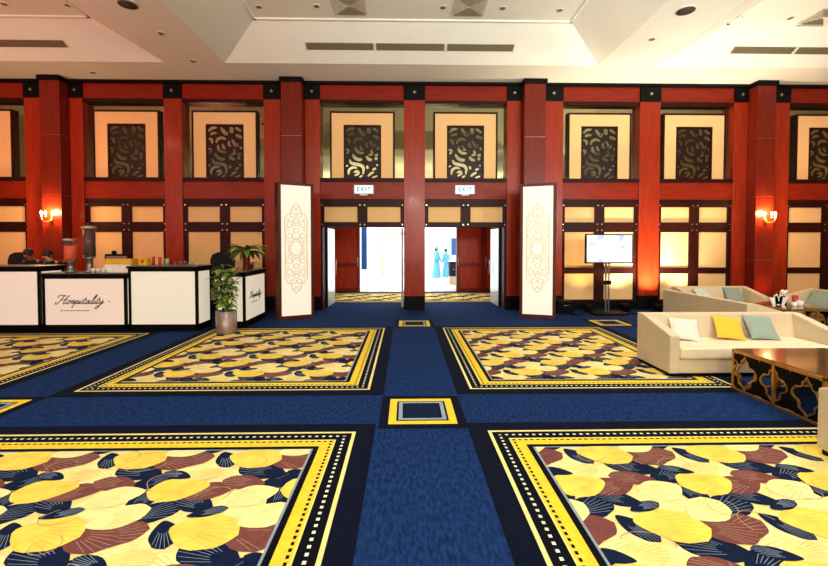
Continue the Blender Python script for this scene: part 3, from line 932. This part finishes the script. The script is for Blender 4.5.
# ------------------------------------------------------------------ tall light boxes
def scroll_panel(w_, h_):
    b = MB()
    y0, y1 = -.004, 0
    def both(pts, wd):
        b.ribbon(pts, wd, y0, y1, 'pattern'); b.ribbon([(-p[0], p[1]) for p in pts], wd, y0, y1, 'pattern')
    for sgn in (1, -1):
        def T(pts): return [(p[0], p[1] * sgn) for p in pts]
        both(T([(.19, 0), (.20, .62), (.16, .72), (.09, .78), (.07, .88), (0, .97)]), .018)
        both(T(arc(.11, .28, .03, .08, 0, 400, 20)), .018)
        both(T(arc(.10, .50, .02, .085, 90, 480, 20)), .018)
        both(T(arc(.06, .70, .02, .07, 200, 560, 18)), .018)
        both(T(arc(.05, .86, .01, .05, -60, 260, 14)), .015)
        both(T(arc(.0, .38, .05, .05, -90, 90, 10)), .018)
        both(T(arc(.0, .60, .045, .045, -90, 90, 10)), .018)
        both(T(arc(.04, .24, .015, .05, 120, 420, 14)), .014)
        both(T(arc(.05, .52, .01, .045, -40, 250, 14)), .014)
        both(T(arc(.15, .62, .01, .035, 20, 330, 10)), .014)
        both(T(arc(.16, .40, .03, .03, 0, 340, 10)), .015)
        both(T(arc(.16, .16, .025, .04, 0, 340, 10)), .015)
    b.ribbon([(.105 * cos(2 * pi * i / 28), .155 * sin(2 * pi * i / 28)) for i in range(28)], .022, y0, y1, 'pattern', None, True)
    b.ribbon([(.14 * cos(2 * pi * i / 28), .20 * sin(2 * pi * i / 28)) for i in range(28)], .018, y0, y1, 'pattern', None, True)
    return b


def light_box(x, y, rz, label):
    t = thing('light_box', label, 'light box', (x, y, 0), rz, 'tall light boxes')
    W, D_, H_ = .40, .40, 3.12
    f = .065
    MB().box(-W, W, .01, D_, 0, H_, 'boxwood').build('cabinet', t, .005)
    fr = MB()
    fr.box(-W, W, -.02, .03, 0, f + .02, 'boxwood').box(-W, W, -.02, .03, H_ - f, H_, 'boxwood').box(-W, -W + f, -.02, .03, f, H_ - f, 'boxwood').box(W - f, W, -.02, .03, f, H_ - f, 'boxwood')
    fr.build('frame', t, .004)
    MB().box(-W + f, W - f, -.005, .01, f + .02, H_ - f, 'box_glow').build('glowing_panel', t)
    s = scroll_panel(.5, 2).build('scroll_ornament', t); s.location = (0, -.006, 1.62); s.scale = (1.28, 1, 1.06)
    return t


light_box(-2.50, 9.78, R(27), 'tall mahogany light box with glowing white scrollwork panel, left of the doorways')
light_box(3.06, 9.78, R(-21), 'tall mahogany light box with glowing white scrollwork panel, right of the doorways')

# ------------------------------------------------------------------ bar counters
def counter(x0, x1, y0, y1, h, label, front='bar_glow', side=None, rz=0):
    """local: front face at y=0 looking to -Y"""
    w_ = x1 - x0; d_ = y1 - y0
    t = thing('bar_counter', label, 'bar counter', (x0, y0, 0), rz, 'backlit bar counters')
    b = MB()
    e = .05
    b.box(0, w_, .03, d_, .0, .1, 'black')
    for xa in (0, w_ - e):
        b.box(xa, xa + e, 0, e, .1, h - .05, 'black'); b.box(xa, xa + e, d_ - e, d_, .1, h - .05, 'black')
    b.box(0, w_, 0, e, .08, .14, 'black').box(0, w_, 0, e, h - .11, h - .05, 'black')
    b.box(0, w_, d_ - .03, d_, .1, h - .05, 'black')
    for xa in (0, w_ - e):
        b.box(xa, xa + e, 0, d_, .08, .14, 'black').box(xa, xa + e, 0, d_, h - .11, h - .05, 'black')
    b.build('frame', t, .003)
    MB().box(e, w_ - e, .015, .03, .14, h - .11, front).build('front_panel', t)
    for xa in (.015, w_ - .03):
        MB().box(xa, xa + .015, e, d_ - e, .14, h - .11, 'bar_glow').build('side_panel', t)
    MB().box(-.02, w_ + .02, -.02, d_ + .02, h - .05, h, 'black').build('worktop', t, .004)
    MB().box(-.021, w_ + .021, -.022, d_ + .021, h - .012, h + .002, 'grey_metal').build('top_trim', t)
    return t


def script_logo(b, sc, ox, oz, y0, y1, m='ink'):
    """cursive 'Hospitality' drawn as pen strokes, x-height 1"""
    def q(pts, n=7):
        out = []
        P = [pts[0]] + pts + [pts[-1]]
        for i in range(1, len(P) - 2):
            for k in range(n):
                t = k / n
                a = [0.5 * ((2 * P[i][c]) + (-P[i - 1][c] + P[i + 1][c]) * t + (2 * P[i - 1][c] - 5 * P[i][c] + 4 * P[i + 1][c] - P[i + 2][c]) * t * t + (-P[i - 1][c] + 3 * P[i][c] - 3 * P[i + 1][c] + P[i + 2][c]) * t ** 3) for c in (0, 1)]
                out.append(tuple(a))
        out.append(pts[-1]); return out
    st = []
    # H
    st.append([(-1.2, .5), (-1.4, .1), (-1.0, -.1), (-.5, .5), (.0, 1.6), (.3, 2.5)])
    st.append([(-1.0, 1.7), (-1.2, 2.3), (-.5, 2.6), (.3, 2.5), (.9, 2.3)])
    st.append([(1.7, 2.6), (1.2, 1.8), (.8, .7), (.7, .1), (1.0, 0), (1.5, .4)])
    st.append([(-.2, 1.2), (.5, 1.15), (1.1, 1.4), (1.6, 1.2)])
    # o
    st.append([(2.3, 1.0), (1.7, .7), (1.6, .15), (2.0, 0), (2.4, .5), (2.3, 1.0), (2.6, .8), (2.9, .9)])
    # s
    st.append([(2.7, .3), (3.1, .9), (3.2, 1.15), (3.4, .5), (3.1, 0), (2.8, .1)])
    st.append([(3.1, 0), (3.6, .4), (4.0, 1.0)])
    # p
    st.append([(4.0, 1.0), (3.6, -.4), (3.3, -1.2)])
    st.append([(3.8, .5), (4.3, 1.0), (4.6, .8), (4.4, .2), (4.0, .05), (4.6, .1), (5.0, .6)])
    # i
    st.append([(5.2, 1.0), (4.95, .3), (5.1, 0), (5.5, .3), (5.9, 1.0)])
    st.append([(5.38, 1.45), (5.42, 1.55)])
    # t
    st.append([(6.3, 1.9), (5.9, .8), (5.8, .1), (6.1, 0), (6.5, .4)])
    st.append([(5.7, 1.2), (6.6, 1.25)])
    # a
    st.append([(7.4, .9), (7.0, 1.0), (6.6, .5), (6.7, 0), (7.1, .3), (7.5, 1.0), (7.3, .2), (7.5, 0), (7.9, .4)])
    # l
    st.append([(7.9, .4), (8.6, 1.6), (8.9, 2.6), (8.6, 2.5), (8.2, 1.2), (8.1, .2), (8.3, 0), (8.7, .4)])
    # i
    st.append([(9.0, 1.0), (8.75, .3), (8.9, 0), (9.3, .4)])
    st.append([(9.18, 1.45), (9.22, 1.55)])
    # t
    st.append([(9.9, 1.9), (9.5, .8), (9.4, .1), (9.7, 0), (10.1, .5)])
    st.append([(9.3, 1.2), (10.2, 1.25)])
    # y
    st.append([(10.3, 1.0), (10.1, .4), (10.4, .1), (10.8, .6), (11.0, 1.0), (10.7, .0), (10.2, -1.2), (9.7, -1.5), (9.6, -1.1), (10.4, -.4), (11.4, .5)])
    # small closing mark
    st.append([(12.5, .7), (12.7, .8), (12.6, .55)])
    for s in st:
        c = q(s); n = len(c)
        b.ribbon([(ox + (x + .35 * z) * sc, oz + z * sc * .9) for x, z in c], [sc * (.13 + .12 * abs(sin(i * .45))) for i in range(n)], y0, y1, m)
    rr = random.Random(3)
    x = 0.0
    while x < 7.6:   # small unreadable caption line
        wd = rr.uniform(.12, .2)
        b.box(ox + x * sc, ox + (x + wd) * sc, y0, y1, oz - 1.95 * sc, oz - 1.72 * sc, m)
        x += wd + (.1 if rr.random() > .2 else .3)


BAR = counter(-10.2, -7.12, 8.4, 9.0, 1.29, 'backlit white bar counter with two people behind it at the far left', 'bar_glow_pink')
BAR2 = counter(-7.08, -5.46, 8.4, 9.0, 1.15, 'lower backlit bar counter with black script lettering on its white front', 'bar_glow_pink')
b = MB(); script_logo(b, .073, .34, .55, .008, .014); lg = b.build('script_logo', BAR2)
BAR3 = counter(-5.42, -4.08, 8.4, 9.0, 1.29, 'backlit white bar counter between the lettered counter and the potted plant')
BAR4 = counter(-3.27, -1.97, 8.7, 9.3, 1.16, 'backlit bar counter standing sideways, right of the potted plant', 'bar_glow', None, R(90))
b = MB(); script_logo(b, .055, .36, .58, .008, .014); lg = b.build('script_logo', BAR4)


# things on the counters
def dispenser(x, y, z, h, r, liquid, lv, label):
    t = thing('drink_dispenser', label, 'drink dispenser', (x, y, z), 0, 'drink dispensers')
    MB().lathe([(r * .9, 0), (r, .02), (r * .55, .05), (r * .5, h * .28), (r, h * .32)], 'grey_metal', 20).build('stand', t)
    MB().lathe([(r * .93, h * .33), (r * .93, h * (.33 + .6 * lv))], liquid, 20).build('drink', t)
    MB().lathe([(r, h * .32), (r, h * .93), (r * .96, h * .93), (r * .96, h * .33)], 'glass', 20).build('tank', t)
    MB().lathe([(r * 1.15, h * .93), (r * 1.2, h * .95), (r * 1.0, h * .98), (r * .5, h)], 'studd', 20).build('lid', t)
    MB().tube([(0, -r * .9, h * .36), (0, -r * 1.5, h * .36), (0, -r * 1.5, h * .31)], .012, 'studd').build('tap', t)


dispenser(-6.74, 8.7, 1.153, .68, .12, 'juice', .75, 'glass drink dispenser of orange juice on the lettered bar counter')
dispenser(-6.37, 8.7, 1.153, .94, .11, 'berry', .97, 'taller glass dispenser of dark red drink on the lettered bar counter')


def tumbler(x, y, z, r, h, m, label, group, name='drinking_glass', cat='glass', n=14):
    o = MB().lathe([(r * .75, 0), (r, h), (r * .9, h), (r * .68, .008)], m, n).build(name); o.location = (x, y, z)
    return tag(o, label, cat, group)


# boxes, snack tray
t = thing('snack_box', 'yellow and white snack box on the bar between lettered and white counters', 'box', (-5.78, 8.68, 1.153), R(4))
MB().box(-.2, .3, -.12, .12, 0, .16, 'white_ware').build('carton', t, .006)
MB().box(-.21, .31, -.13, .13, .16, .27, 'yellow_box').build('lid', t, .006)
t = thing('snack_box', 'yellow box leaning by the red cup at the left end of white counter', 'box', (-5.27, 8.7, 1.293), R(-10))
MB().box(-.09, .09, -.06, .06, 0, .14, 'yellow_box').build('carton', t, .006)
MB().ball((0, -.065, .08), .03, 'red_plastic', 10, (1, .3, 1)).build('red_emblem', t)
t = thing('coffee_machine', 'low black coffee machine standing behind the yellow snack box on bar', 'coffee machine', (-6.0, 8.92, 1.153), 0)
MB().box(-.2, .3, -.05, .07, 0, .36, 'black').build('body', t, .02)
MB().box(-.16, .26, -.06, -.05, .2, .32, 'grey_metal').build('control_panel', t)
MB().lathe([(.04, .36), (.05, .40), (.03, .43)], 'black', 12, (-.05, .03)).build('lid_knob', t)
for i, (x, c) in enumerate(((-6.16, 'white'), (-6.06, 'white'), (-5.96, 'white'))):
    t = thing('coffee_cup', ['white cup at left of three in front of the black coffee machine', 'middle white cup of three in front of the black coffee machine', 'white cup at right of three in front of the black coffee machine'][i], 'cup', (x, 8.50, 1.153), 0, 'white cups')
    MB().lathe([(.025, 0), (.04, .05), (.042, .085), (.036, .085), (.03, .02)], 'white_ware', 14).build('cup_body', t)
    MB().tube([(.04, 0, .07), (.065, 0, .06), (.06, 0, .03), (.035, 0, .025)], .005, 'white_ware', 6).build('handle', t)
tumbler(-5.10, 8.7, 1.293, .035, .17, 'red_plastic', 'tall red cup nearest the yellow box on white counter', 'red cups', 'cup', 'cup')
tumbler(-5.00, 8.75, 1.293, .035, .16, 'red_plastic', 'tall red cup just left of the green cup on white counter', 'red cups', 'cup', 'cup')
tumbler(-4.84, 8.72, 1.293, .045, .13, 'green_ware', 'pale green cup on the white bar counter', 'green cups', 'cup', 'cup')
for i in range(9):
    tumbler(-4.66 + i * .062, 8.68 + .04 * (i % 2), 1.293, .026, .075 + .01 * (i % 2), 'glass', ['first', 'second', 'third', 'fourth', 'fifth', 'sixth', 'seventh', 'eighth', 'last'][i] + ' small clear glass from the left in the row on the white bar counter', 'clear glasses on the bar')

# plants
def leaf_blade(b, base, direc, L, wd, droop, m, n=5):
    d = Vector(direc).normalized(); side = d.cross(Vector((0, 0, 1)))
    if side.length < .1: side = Vector((1, 0, 0))
    side.normalize()
    vs = []; p = Vector(base)
    for i in range(n + 1):
        t = i / n
        ww = wd * sin(pi * min(1, .08 + .92 * t)) * .5 + .001
        up = side.cross(d).normalized() * ww * .35
        vs += [tuple(p - side * ww + up), tuple(p), tuple(p + side * ww + up)]
        d = (d + Vector((0, 0, -droop / n))).normalized(); p = p + d * (L / n)
    fs = []
    for i in range(n):
        fs += [(i * 3, i * 3 + 1, i * 3 + 4, i * 3 + 3), (i * 3 + 1, i * 3 + 2, i * 3 + 5, i * 3 + 4)]
    b.add(vs, fs, m, True)


t = thing('potted_plant', 'leafy green plant in a round steel planter beside the bar counters', 'potted plant', (-3.44, 8.2, .012))
MB().lathe([(.185, 0), (.19, .02), (.19, .43), (.17, .43), (.165, .38)], 'steel', 28).build('planter', t)
MB().cyl(0, 0, .37, .39, .165, 'soil', 20).build('soil', t)
rr = random.Random(11)
fo = MB(); st = MB()
for i in range(15):
    a = rr.uniform(0, 6.28); rad = rr.uniform(.04, .22); h = rr.uniform(.50, .86)
    tip = (cos(a) * rad * 1.1, sin(a) * rad * 1.1, .4 + h)
    pts = [(cos(a) * .03, sin(a) * .03, .38), (cos(a) * rad * .5, sin(a) * rad * .5, .4 + h * .5), tip]
    st.tube(pts, [.008, .006, .003], 'stem', 6)
    for j in range(16):
        u = .18 + .82 * j / 15
        c = [pts[0][k] + (pts[2][k] - pts[0][k]) * u for k in range(3)]
        aa = rr.uniform(0, 6.28)
        leaf_blade(fo, c, (cos(aa), sin(aa), rr.uniform(-.1, .8)), rr.uniform(.14, .24), rr.uniform(.055, .09), rr.uniform(.5, 1.5), rr.choice(['leaf', 'leaf', 'leaf2', 'leafy']))
st.build('stems', t); fo.build('foliage', t, fix=False)

t = thing('vase_of_palm_leaves', 'tall dark red vase with spreading palm leaves on the sideways bar counter', 'vase', (-3.38, 9.1, 1.162))
MB().lathe([(.07, 0), (.075, .02), (.07, .36), (.085, .40), (.07, .40)], 'dkred', 20).build('vase', t)
fo = MB()
for i in range(20):
    a = 6.28 * i / 20 + rr.uniform(-.15, .15); el = rr.uniform(.15, 1.2)
    L = rr.uniform(.40, .62)
    leaf_blade(fo, (0, 0, .40), (cos(a), sin(a), el), L, .12, 1.3, rr.choice(['leaf2', 'leafy', 'leaf2', 'leaf']), 7)
fo.build('leaves', t, fix=False)
t = thing('small_plant', 'small yellowish plant in a pot at the far end of the sideways counter', 'potted plant', (-3.55, 9.83, 1.162))
MB().lathe([(.05, 0), (.065, .09), (.055, .09)], 'dkred', 14).build('pot', t)
fo = MB()
for i in range(26):
    a = rr.uniform(0, 6.28); leaf_blade(fo, (0, 0, .08), (cos(a), sin(a), rr.uniform(.2, 1.6)), rr.uniform(.1, .2), .05, 1.0, rr.choice(['leafy', 'leaf']), 4)
fo.build('foliage', t, fix=False)
# dark high-backed chairs behind the bar
def bar_chair(x, y, rz, label):
    t = thing('bar_chair', label, 'chair', (x, y, 0), rz, 'black bar chairs')
    MB().lathe([(.22, 0), (.22, .02), (.04, .05), (.035, .70)], 'black', 18).build('pedestal', t)
    MB().lathe([(.2, .70), (.25, .72), (.25, .78), (.22, .80)], 'cloth_black', 20).build('seat', t)
    pts = [(-.26, .80), (-.27, 1.35), (-.22, 1.48), (-.1, 1.53), (.1, 1.53), (.22, 1.48), (.27, 1.35), (.26, .80)]
    MB().prism(pts, .2, .27, 'cloth_black').build('backrest', t, .02)


bar_chair(-8.98, 9.85, 0, 'black rounded chair back behind the bar, left of the two people')
bar_chair(-4.28, 9.95, R(15), 'black rounded chair back behind the palm vase')

# ------------------------------------------------------------------ screen on stand
t = thing('screen_on_stand', 'flat television on a slim pole stand, showing a bright blue and white picture', 'television', (4.98, 10.28, 0), R(3))
MB().box(-.6, .6, 0, .06, 1.25, 1.97, 'black').build('bezel', t, .008)
MB().box(-.57, .57, -.004, 0, 1.28, 1.94, 'screen').build('screen', t)
MB().box(-.045, -.015, .08, .12, .05, 1.6, 'grey_metal').box(.03, .06, .08, .12, .05, 1.6, 'grey_metal').build('pole', t, .004)
MB().box(-.1, .1, .06, .09, 1.4, 1.8, 'black').build('mount', t)
MB().box(-.09, .1, .06, .14, .72, .82, 'black').build('clamp', t, .01)
MB().box(-.4, .4, -.2, .35, 0, .05, 'black').build('foot_plate', t, .01)

# uplighters along the wall foot
UPL = [(4.65, 10.72, 30, (1, .62, .2), 'amber, left of the screen stand foot'), (5.62, 10.72, 90, (1, .78, .56), 'between the screen stand and the lit pilaster'),
       (6.42, 10.66, 330, (1, .84, .62), 'at the foot of the brightly lit pilaster'), (7.3, 10.72, 80, (1, .8, .6), 'behind the far sofa, right of the lit pilaster')]
for x, y, p, c, wh in UPL:
    t = thing('uplighter', 'black floor uplighter ' + wh, 'spotlight', (x, y, 0), 0, 'floor uplighters')
    MB().box(-.12, .12, -.06, .06, 0, .03, 'black').build('foot', t, .004)
    MB().lathe([(.05, .04), (.09, .06), (.1, .2), (.085, .2), (.08, .19)], 'black', 18).build('can', t)
    MB().cyl(0, 0, .17, .185, .08, 'uplight', 16).build('lens', t)
    for s in (-1, 1):
        MB().box(s * .105 - .008, s * .105 + .008, -.015, .015, .02, .14, 'black').build('yoke_arm', t)
    light('uplighter_lamp', 'SPOT', (x, y, .22), p * 2.2, c, .08, None, (x, y + .35, 2.2), 100, .9)
light('column_uplight', 'SPOT', (9.25, 10.45, .15), 50, (1, .3, .12), .08, None, (9.25, 10.9, 2.0), 80, .9)
for i, (pts, wh) in enumerate((([(5.5, 10.4), (5.7, 10.3), (5.85, 10.45), (6.0, 10.4), (6.1, 10.5), (6.25, 10.4)], 'left of the far sofa'),
                               ([(3.75, 10.2), (3.9, 10.32), (4.15, 10.15), (4.4, 10.3)], 'beside the right light box'))):
    o = MB().tube([(x, y, .02) for x, y in pts], .014, 'black').build('cable')
    tag(o, 'black cable lying on the carpet along the wall ' + wh, 'cable')
# black equipment cases in the shade by the wall
t = thing('equipment_case', 'low black equipment case on the floor between the light box and the screen stand', 'case', (4.0, 10.6, 0), R(6))
MB().box(-.25, .2, -.15, .2, 0, .3, 'black').build('shell', t, .015)
MB().tube([(-.1, -.15, .2), (-.1, -.18, .2), (.06, -.18, .2), (.06, -.15, .2)], .01, 'grey_metal').build('handle', t)

# ------------------------------------------------------------------ sofas
def sofa(L, loc, rz, label, D_=.78, hb=.71, hf=.53):
    """local: left-front corner at origin, seat faces -Y, length along +X"""
    t = thing('sofa', label, 'sofa', loc, rz, 'beige lounge sofas')
    at = .13
    MB().box(.02, L - .02, .03, D_ - .02, .0, .04, 'black').build('plinth', t)
    MB().box(at, L - at, .012, D_ - .1, .04, .22, 'sofa').build('base', t, .01)
    MB().prism([(.56, .2), (D_ - .012, .045), (D_ - .004, hb), (D_ - .13, hb)], 0.1, L - .1, 'sofa', None, 'x').build('backrest', t, .012)
    for x0 in (0, L - at):
        MB().prism([(0, .04), (D_, .04), (D_, hb + .002), (D_ - .14, hb + .002), (0, hf)], x0, x0 + at, 'sofa', None, 'x').build('armrest', t, .014)
    MB().box(at + .005, L - at - .005, -.015, .62, .222, .375, 'cushion').build('seat_cushion', t, .03, seg=3)
    return t


sofa(2.3, (3.38, 5.33, .012), 0, 'large beige sofa facing the camera with three pillows, behind the near brass table')
sofa(2.3, (6.45, 6.92, .012), R(90), 'beige sofa seen from behind, its plain back turned to the aisle')
sofa(1.75, (6.4, 9.32, 0), 0, 'furthest beige sofa facing the camera, in front of the wall doors')
sofa(2.3, (8.52, 9.5, 0), R(-90), 'beige sofa at the right photo edge, facing left across the far brass table')
sofa(2.3, (5.65, 3.36, .012), R(180), 'beige sofa whose armrest end shows at the lower right photo edge')


def pillow(loc, rot, s, m, label):
    b = MB(); n = 12; vs = []; fs = []
    for side in (1, -1):
        for i in range(n + 1):
            for j in range(n + 1):
                u, v = i / n * 2 - 1, j / n * 2 - 1
                pin = 1 - .07 * (1 - abs(u) ** 2) * abs(v) ** 3
                pin2 = 1 - .07 * (1 - abs(v) ** 2) * abs(u) ** 3
                th = .16 * ((1 - u ** 4) * (1 - v ** 4)) ** .6
                vs.append((u * s / 2 * pin2, side * th * s * .9 * .6, v * s / 2 * pin))
    N = n + 1
    for sd in (0, 1):
        for i in range(n):
            for j in range(n):
                a = sd * N * N + i * N + j
                q = (a, a + 1, a + N + 1, a + N)
                fs.append(q if sd else q[::-1])
    b.add(vs, fs, m, True)
    o = b.build('pillow', fix=False)
    o.location = loc; o.rotation_euler = rot
    return tag(o, label, 'pillow', 'scatter pillows')


pillow((3.88, 5.81, .53), (R(-42), R(4), R(-16)), .36, 'p_white', 'pale grey pillow at the left end of the large beige sofa')
pillow((4.52, 5.83, .545), (R(-40), R(7), R(-10)), .37, 'p_yellow', 'bright yellow pillow in the middle of the large beige sofa')
pillow((4.98, 5.83, .545), (R(-40), R(3), R(-6)), .38, 'p_teal', 'grey-green pillow right of the yellow one on the large beige sofa')
pillow((7.0, 9.82, .53), (R(-35), 0, R(10)), .38, 'p_white', 'pale pillow at the left of the furthest sofa')
pillow((7.72, 9.82, .54), (R(-35), 0, R(-8)), .38, 'p_teal', 'grey pillow at the right arm of the furthest sofa')
pillow((9.05, 9.1, .54), (R(-35), 0, R(-80)), .40, 'p_teal', 'grey-green pillow on the sofa at the right photo edge')


# ------------------------------------------------------------------ brass fretwork tables
def quatre(cx, cz, s):
    """moorish lantern outline"""
    pts = [(0, 1.0), (.1, .78), (.28, .66), (.30, .48), (.42, .40), (.72, .36), (.95, .12), (1.0, -.05), (.85, -.22), (.62, -.30), (.52, -.42), (.50, -.68), (.34, -.76), (.12, -.9), (0, -1.0)]
    full = pts + [(-x, z) for x, z in pts[-2:0:-1]]
    return [(cx + x * s[0], cz + z * s[1]) for x, z in full]


def table(loc, label):
    t = thing('side_table', label, 'table', loc, 0, 'brass fretwork tables')
    W = 1.12; H_ = .475; p = .03
    fr = MB()
    for x in (0, W / 2 - p / 2, W - p):
        for y in (0, W / 2 - p / 2, W - p):
            if x == y == W / 2 - p / 2: continue
            fr.box(x, x + p, y, y + p, 0, H_, 'brass')
    for z0, z1 in ((0, .03), (H_ - .035, H_)):
        fr.box(0, W, 0, p, z0, z1, 'brass').box(0, W, W - p, W, z0, z1, 'brass').box(0, p, 0, W, z0, z1, 'brass').box(W - p, W, 0, W, z0, z1, 'brass')
    fr.build('frame', t, .003)
    for side in range(4):
        g = MB()
        for k in range(3):
            c = .185 + k * .375
            Q = quatre(c, .235, (.165, .195))
            g.ribbon(Q, .014, .004, .024, 'brass', None, True)
            if side in (1, 3):   # dark plate pierced by the lantern-shaped openings
                x0_, x1_, z0_, z1_ = c - .1875, c + .1875, .028, .438
                if k == 0: x0_ = .02
                if k == 2: x1_ = W - .02
                B_ = []
                for x, z in Q:
                    dx, dz = x - c, z - .235
                    tt = min([((x1_ if dx > 0 else x0_) - c) / dx if abs(dx) > 1e-6 else 9e9, ((z1_ if dz > 0 else z0_) - .235) / dz if abs(dz) > 1e-6 else 9e9])
                    B_.append((c + dx * tt, .235 + dz * tt))
                n = len(Q)
                for yy in (.011, .017):
                    vs = [(p[0], yy, p[1]) for p in Q + B_]
                    pl = [(i, (i + 1) % n, (i + 1) % n + n, i + n) for i in range(n)]
                    g.add(vs, pl, 'black')
        g.ribbon([(.03, .36), (.10, .30), (.03, .16)], .012, .008, .022, 'brass')
        g.ribbon([(W - .03, .36), (W - .10, .30), (W - .03, .16)], .012, .008, .022, 'brass')
        o = g.build('fretwork_side', t)
        if side == 0: o.location = (0, 0, 0)
        if side == 1: o.location = (W, 0, 0); o.rotation_euler = (0, 0, R(90))
        if side == 2: o.location = (W, W, 0); o.rotation_euler = (0, 0, R(180))
        if side == 3: o.location = (0, W, 0); o.rotation_euler = (0, 0, R(270))
    MB().box(.02, W - .02, .02, W - .02, H_ - .005, H_ + .008, 'glasstop').build('table_top', t, .002)
    return t


table((3.86, 3.80, 0), 'low square brass fretwork table in front of the large beige sofa')
table((7.18, 7.8, .012), 'further brass fretwork table carrying white cups, between the back sofas')
# items on the far table
t = thing('napkin_holder', 'white folded napkins fanned on the far brass table', 'napkins', (7.52, 8.4, .4955))
for s in (-1, 0, 1):
    mx = Matrix.Translation((s * .05, 0, 0)) @ Matrix.Rotation(s * .35, 4, 'Y')
    MB().prism([(-.06, 0), (.06, 0), (.09, .2), (0, .15), (-.09, .2)], -.012, .012, 'white_ware', mx).build('napkin', t)
t = thing('flower_vase', 'white vase with small white flower head beside a red jar on the far table', 'vase', (7.72, 8.5, .4955))
MB().lathe([(.04, 0), (.05, .06), (.02, .14), (.025, .17)], 'black', 14).build('vase', t)
fb = MB()
for i in range(9):
    a = i * .7; fb.ball((cos(a) * .035 * (i > 0), sin(a) * .035 * (i > 0), .22 + .02 * (i % 3)), .032, 'white_ware', 8)
fb.build('flower', t)
tumbler(7.86, 8.4, .479, .055, .2, 'red_plastic', 'red jar on the far brass table', 'red jars', 'jar', 'jar')
tumbler(7.62, 8.15, .479, .05, .1, 'white_ware', 'white cup nearest the camera on the far brass table', 'white bowls', 'cup', 'cup')
tumbler(7.78, 8.2, .479, .06, .12, 'white_ware', 'white bowl in front of the red jar on the far table', 'white bowls', 'bowl', 'bowl')

# ------------------------------------------------------------------ ceiling fittings
def slope_pt(f):   # front fascia of the coffers: f=0 lower edge, 1 upper edge
    return (10.0 - .94 * f, CZ + (UZ - CZ) * f)


ang = math.atan2(UZ - CZ, .94)


def slot_vent(x0, x1, divs, label):
    y, z = slope_pt(.42)
    t = thing('slot_vent', label, 'air vent', ((x0 + x1) / 2, y, z), 0, 'long slot air vents')
    t.rotation_euler = (-ang, 0, 0)
    h = (x1 - x0) / 2
    MB().box(-h, h, -.085, .085, -.006, .004, 'vent').build('backing', t)
    s = MB()
    for k in range(5):
        s.box(-h, h, -.08 + k * .038, -.072 + k * .038, -.016, -.006, 'vent')
    s.build('slats', t)
    for d in divs:
        MB().box(d - (x0 + x1) / 2 - .03, d - (x0 + x1) / 2 + .03, -.09, .09, -.02, 0, 'ventw').build('divider', t)
    MB().box(-h - .03, -h, -.1, .1, -.02, .0, 'ventw').box(h, h + .03, -.1, .1, -.02, .0, 'ventw').build('end_cap', t)


slot_vent(-11.3, -7.45, [-9.4], 'long dark slot vent in the pinkish ceiling slope at the far left')
slot_vent(-2.2, 2.42, [-.68, .9], 'long dark slot vent in the ceiling slope above the doorways')
slot_vent(7.4, 11.3, [8.85], 'long dark slot vent in the ceiling slope at the far right')


def diffuser(x, y, label):
    t = thing('ceiling_diffuser', label, 'air vent', (x, y, UZ), 0, 'square ceiling diffusers')
    s = .33
    MB().box(-s, s, -s, s, -.012, 0, 'ventw').build('frame', t)
    g = MB()
    for r in range(4):
        a = R(90 * r); mx = Matrix.Rotation(a, 4, 'Z')
        for k in range(5):
            u = .05 + k * .055
            g.add([(-u, u, -.014), (u, u, -.014), (u + .03, u + .03, -.04), (-u - .03, u + .03, -.04)], [(0, 1, 2, 3)], 'vent' if r % 2 == 0 else 'ventw', False, mx)
    g.build('blades', t, fix=False)


diffuser(-1.1, 8.5, 'square ceiling diffuser above and left of centre, over the left doorway')
diffuser(1.27, 8.5, 'square ceiling diffuser right of centre, over the right doorway')
diffuser(8.65, 8.75, 'square ceiling diffuser at the far right of the ceiling')


def downlight(x, y, z, r, label, m='downlight'):
    t = thing('downlight', label, 'ceiling light', (x, y, z), 0, 'recessed downlights')
    MB().lathe([(r * 1.25, 0), (r * 1.2, -.012), (r, -.012), (r * .95, 0)], 'ventw', 20).build('ring', t)
    MB().cyl(0, 0, -.016, -.0125, r * .95, m, 18).build('recess', t)


DL = [(-7.85, 8.6, UZ, 'first at the left photo edge'), (-6.64, 8.62, UZ, 'second from the left photo edge'), (-2.9, 8.6, UZ, 'at the left of the centre coffer'),
      (-1.75, 8.55, UZ, 'left of the left square diffuser'), (.75, 8.55, UZ, 'left of the right square diffuser'), (1.94, 8.55, UZ, 'right of the right square diffuser'),
      (3.1, 8.6, UZ, 'near the right end of the centre coffer'), (6.9, 8.75, UZ, 'at the left of the right coffer'), (8.0, 8.8, UZ, 'left of the far right diffuser'),
      (-4.84, 8.63, CZ, 'on the left beam, nearer the camera'), (-4.85, 9.9, CZ, 'on the left beam, nearer the wall'), (-7.6, 10.6, CZ, 'on the strip above the bar'),
      (5.03, 8.68, CZ, 'on the right beam')]
for x, y, z, wh in DL:
    downlight(x, y, z, .055, 'small recessed ceiling downlight ' + wh)
for x, wh in ((-4.84, 'left'), (5.02, 'right')):
    t = thing('ceiling_speaker', 'round dark ceiling speaker on the %s beam at the top of the photo' % wh, 'speaker', (x, 7.62, CZ), 0, 'ceiling speakers')
    MB().lathe([(.17, 0), (.165, -.012), (.15, -.012)], 'ventw', 24).build('ring', t)
    MB().cyl(0, 0, -.018, -.0125, .15, 'speaker', 22).build('grille', t)
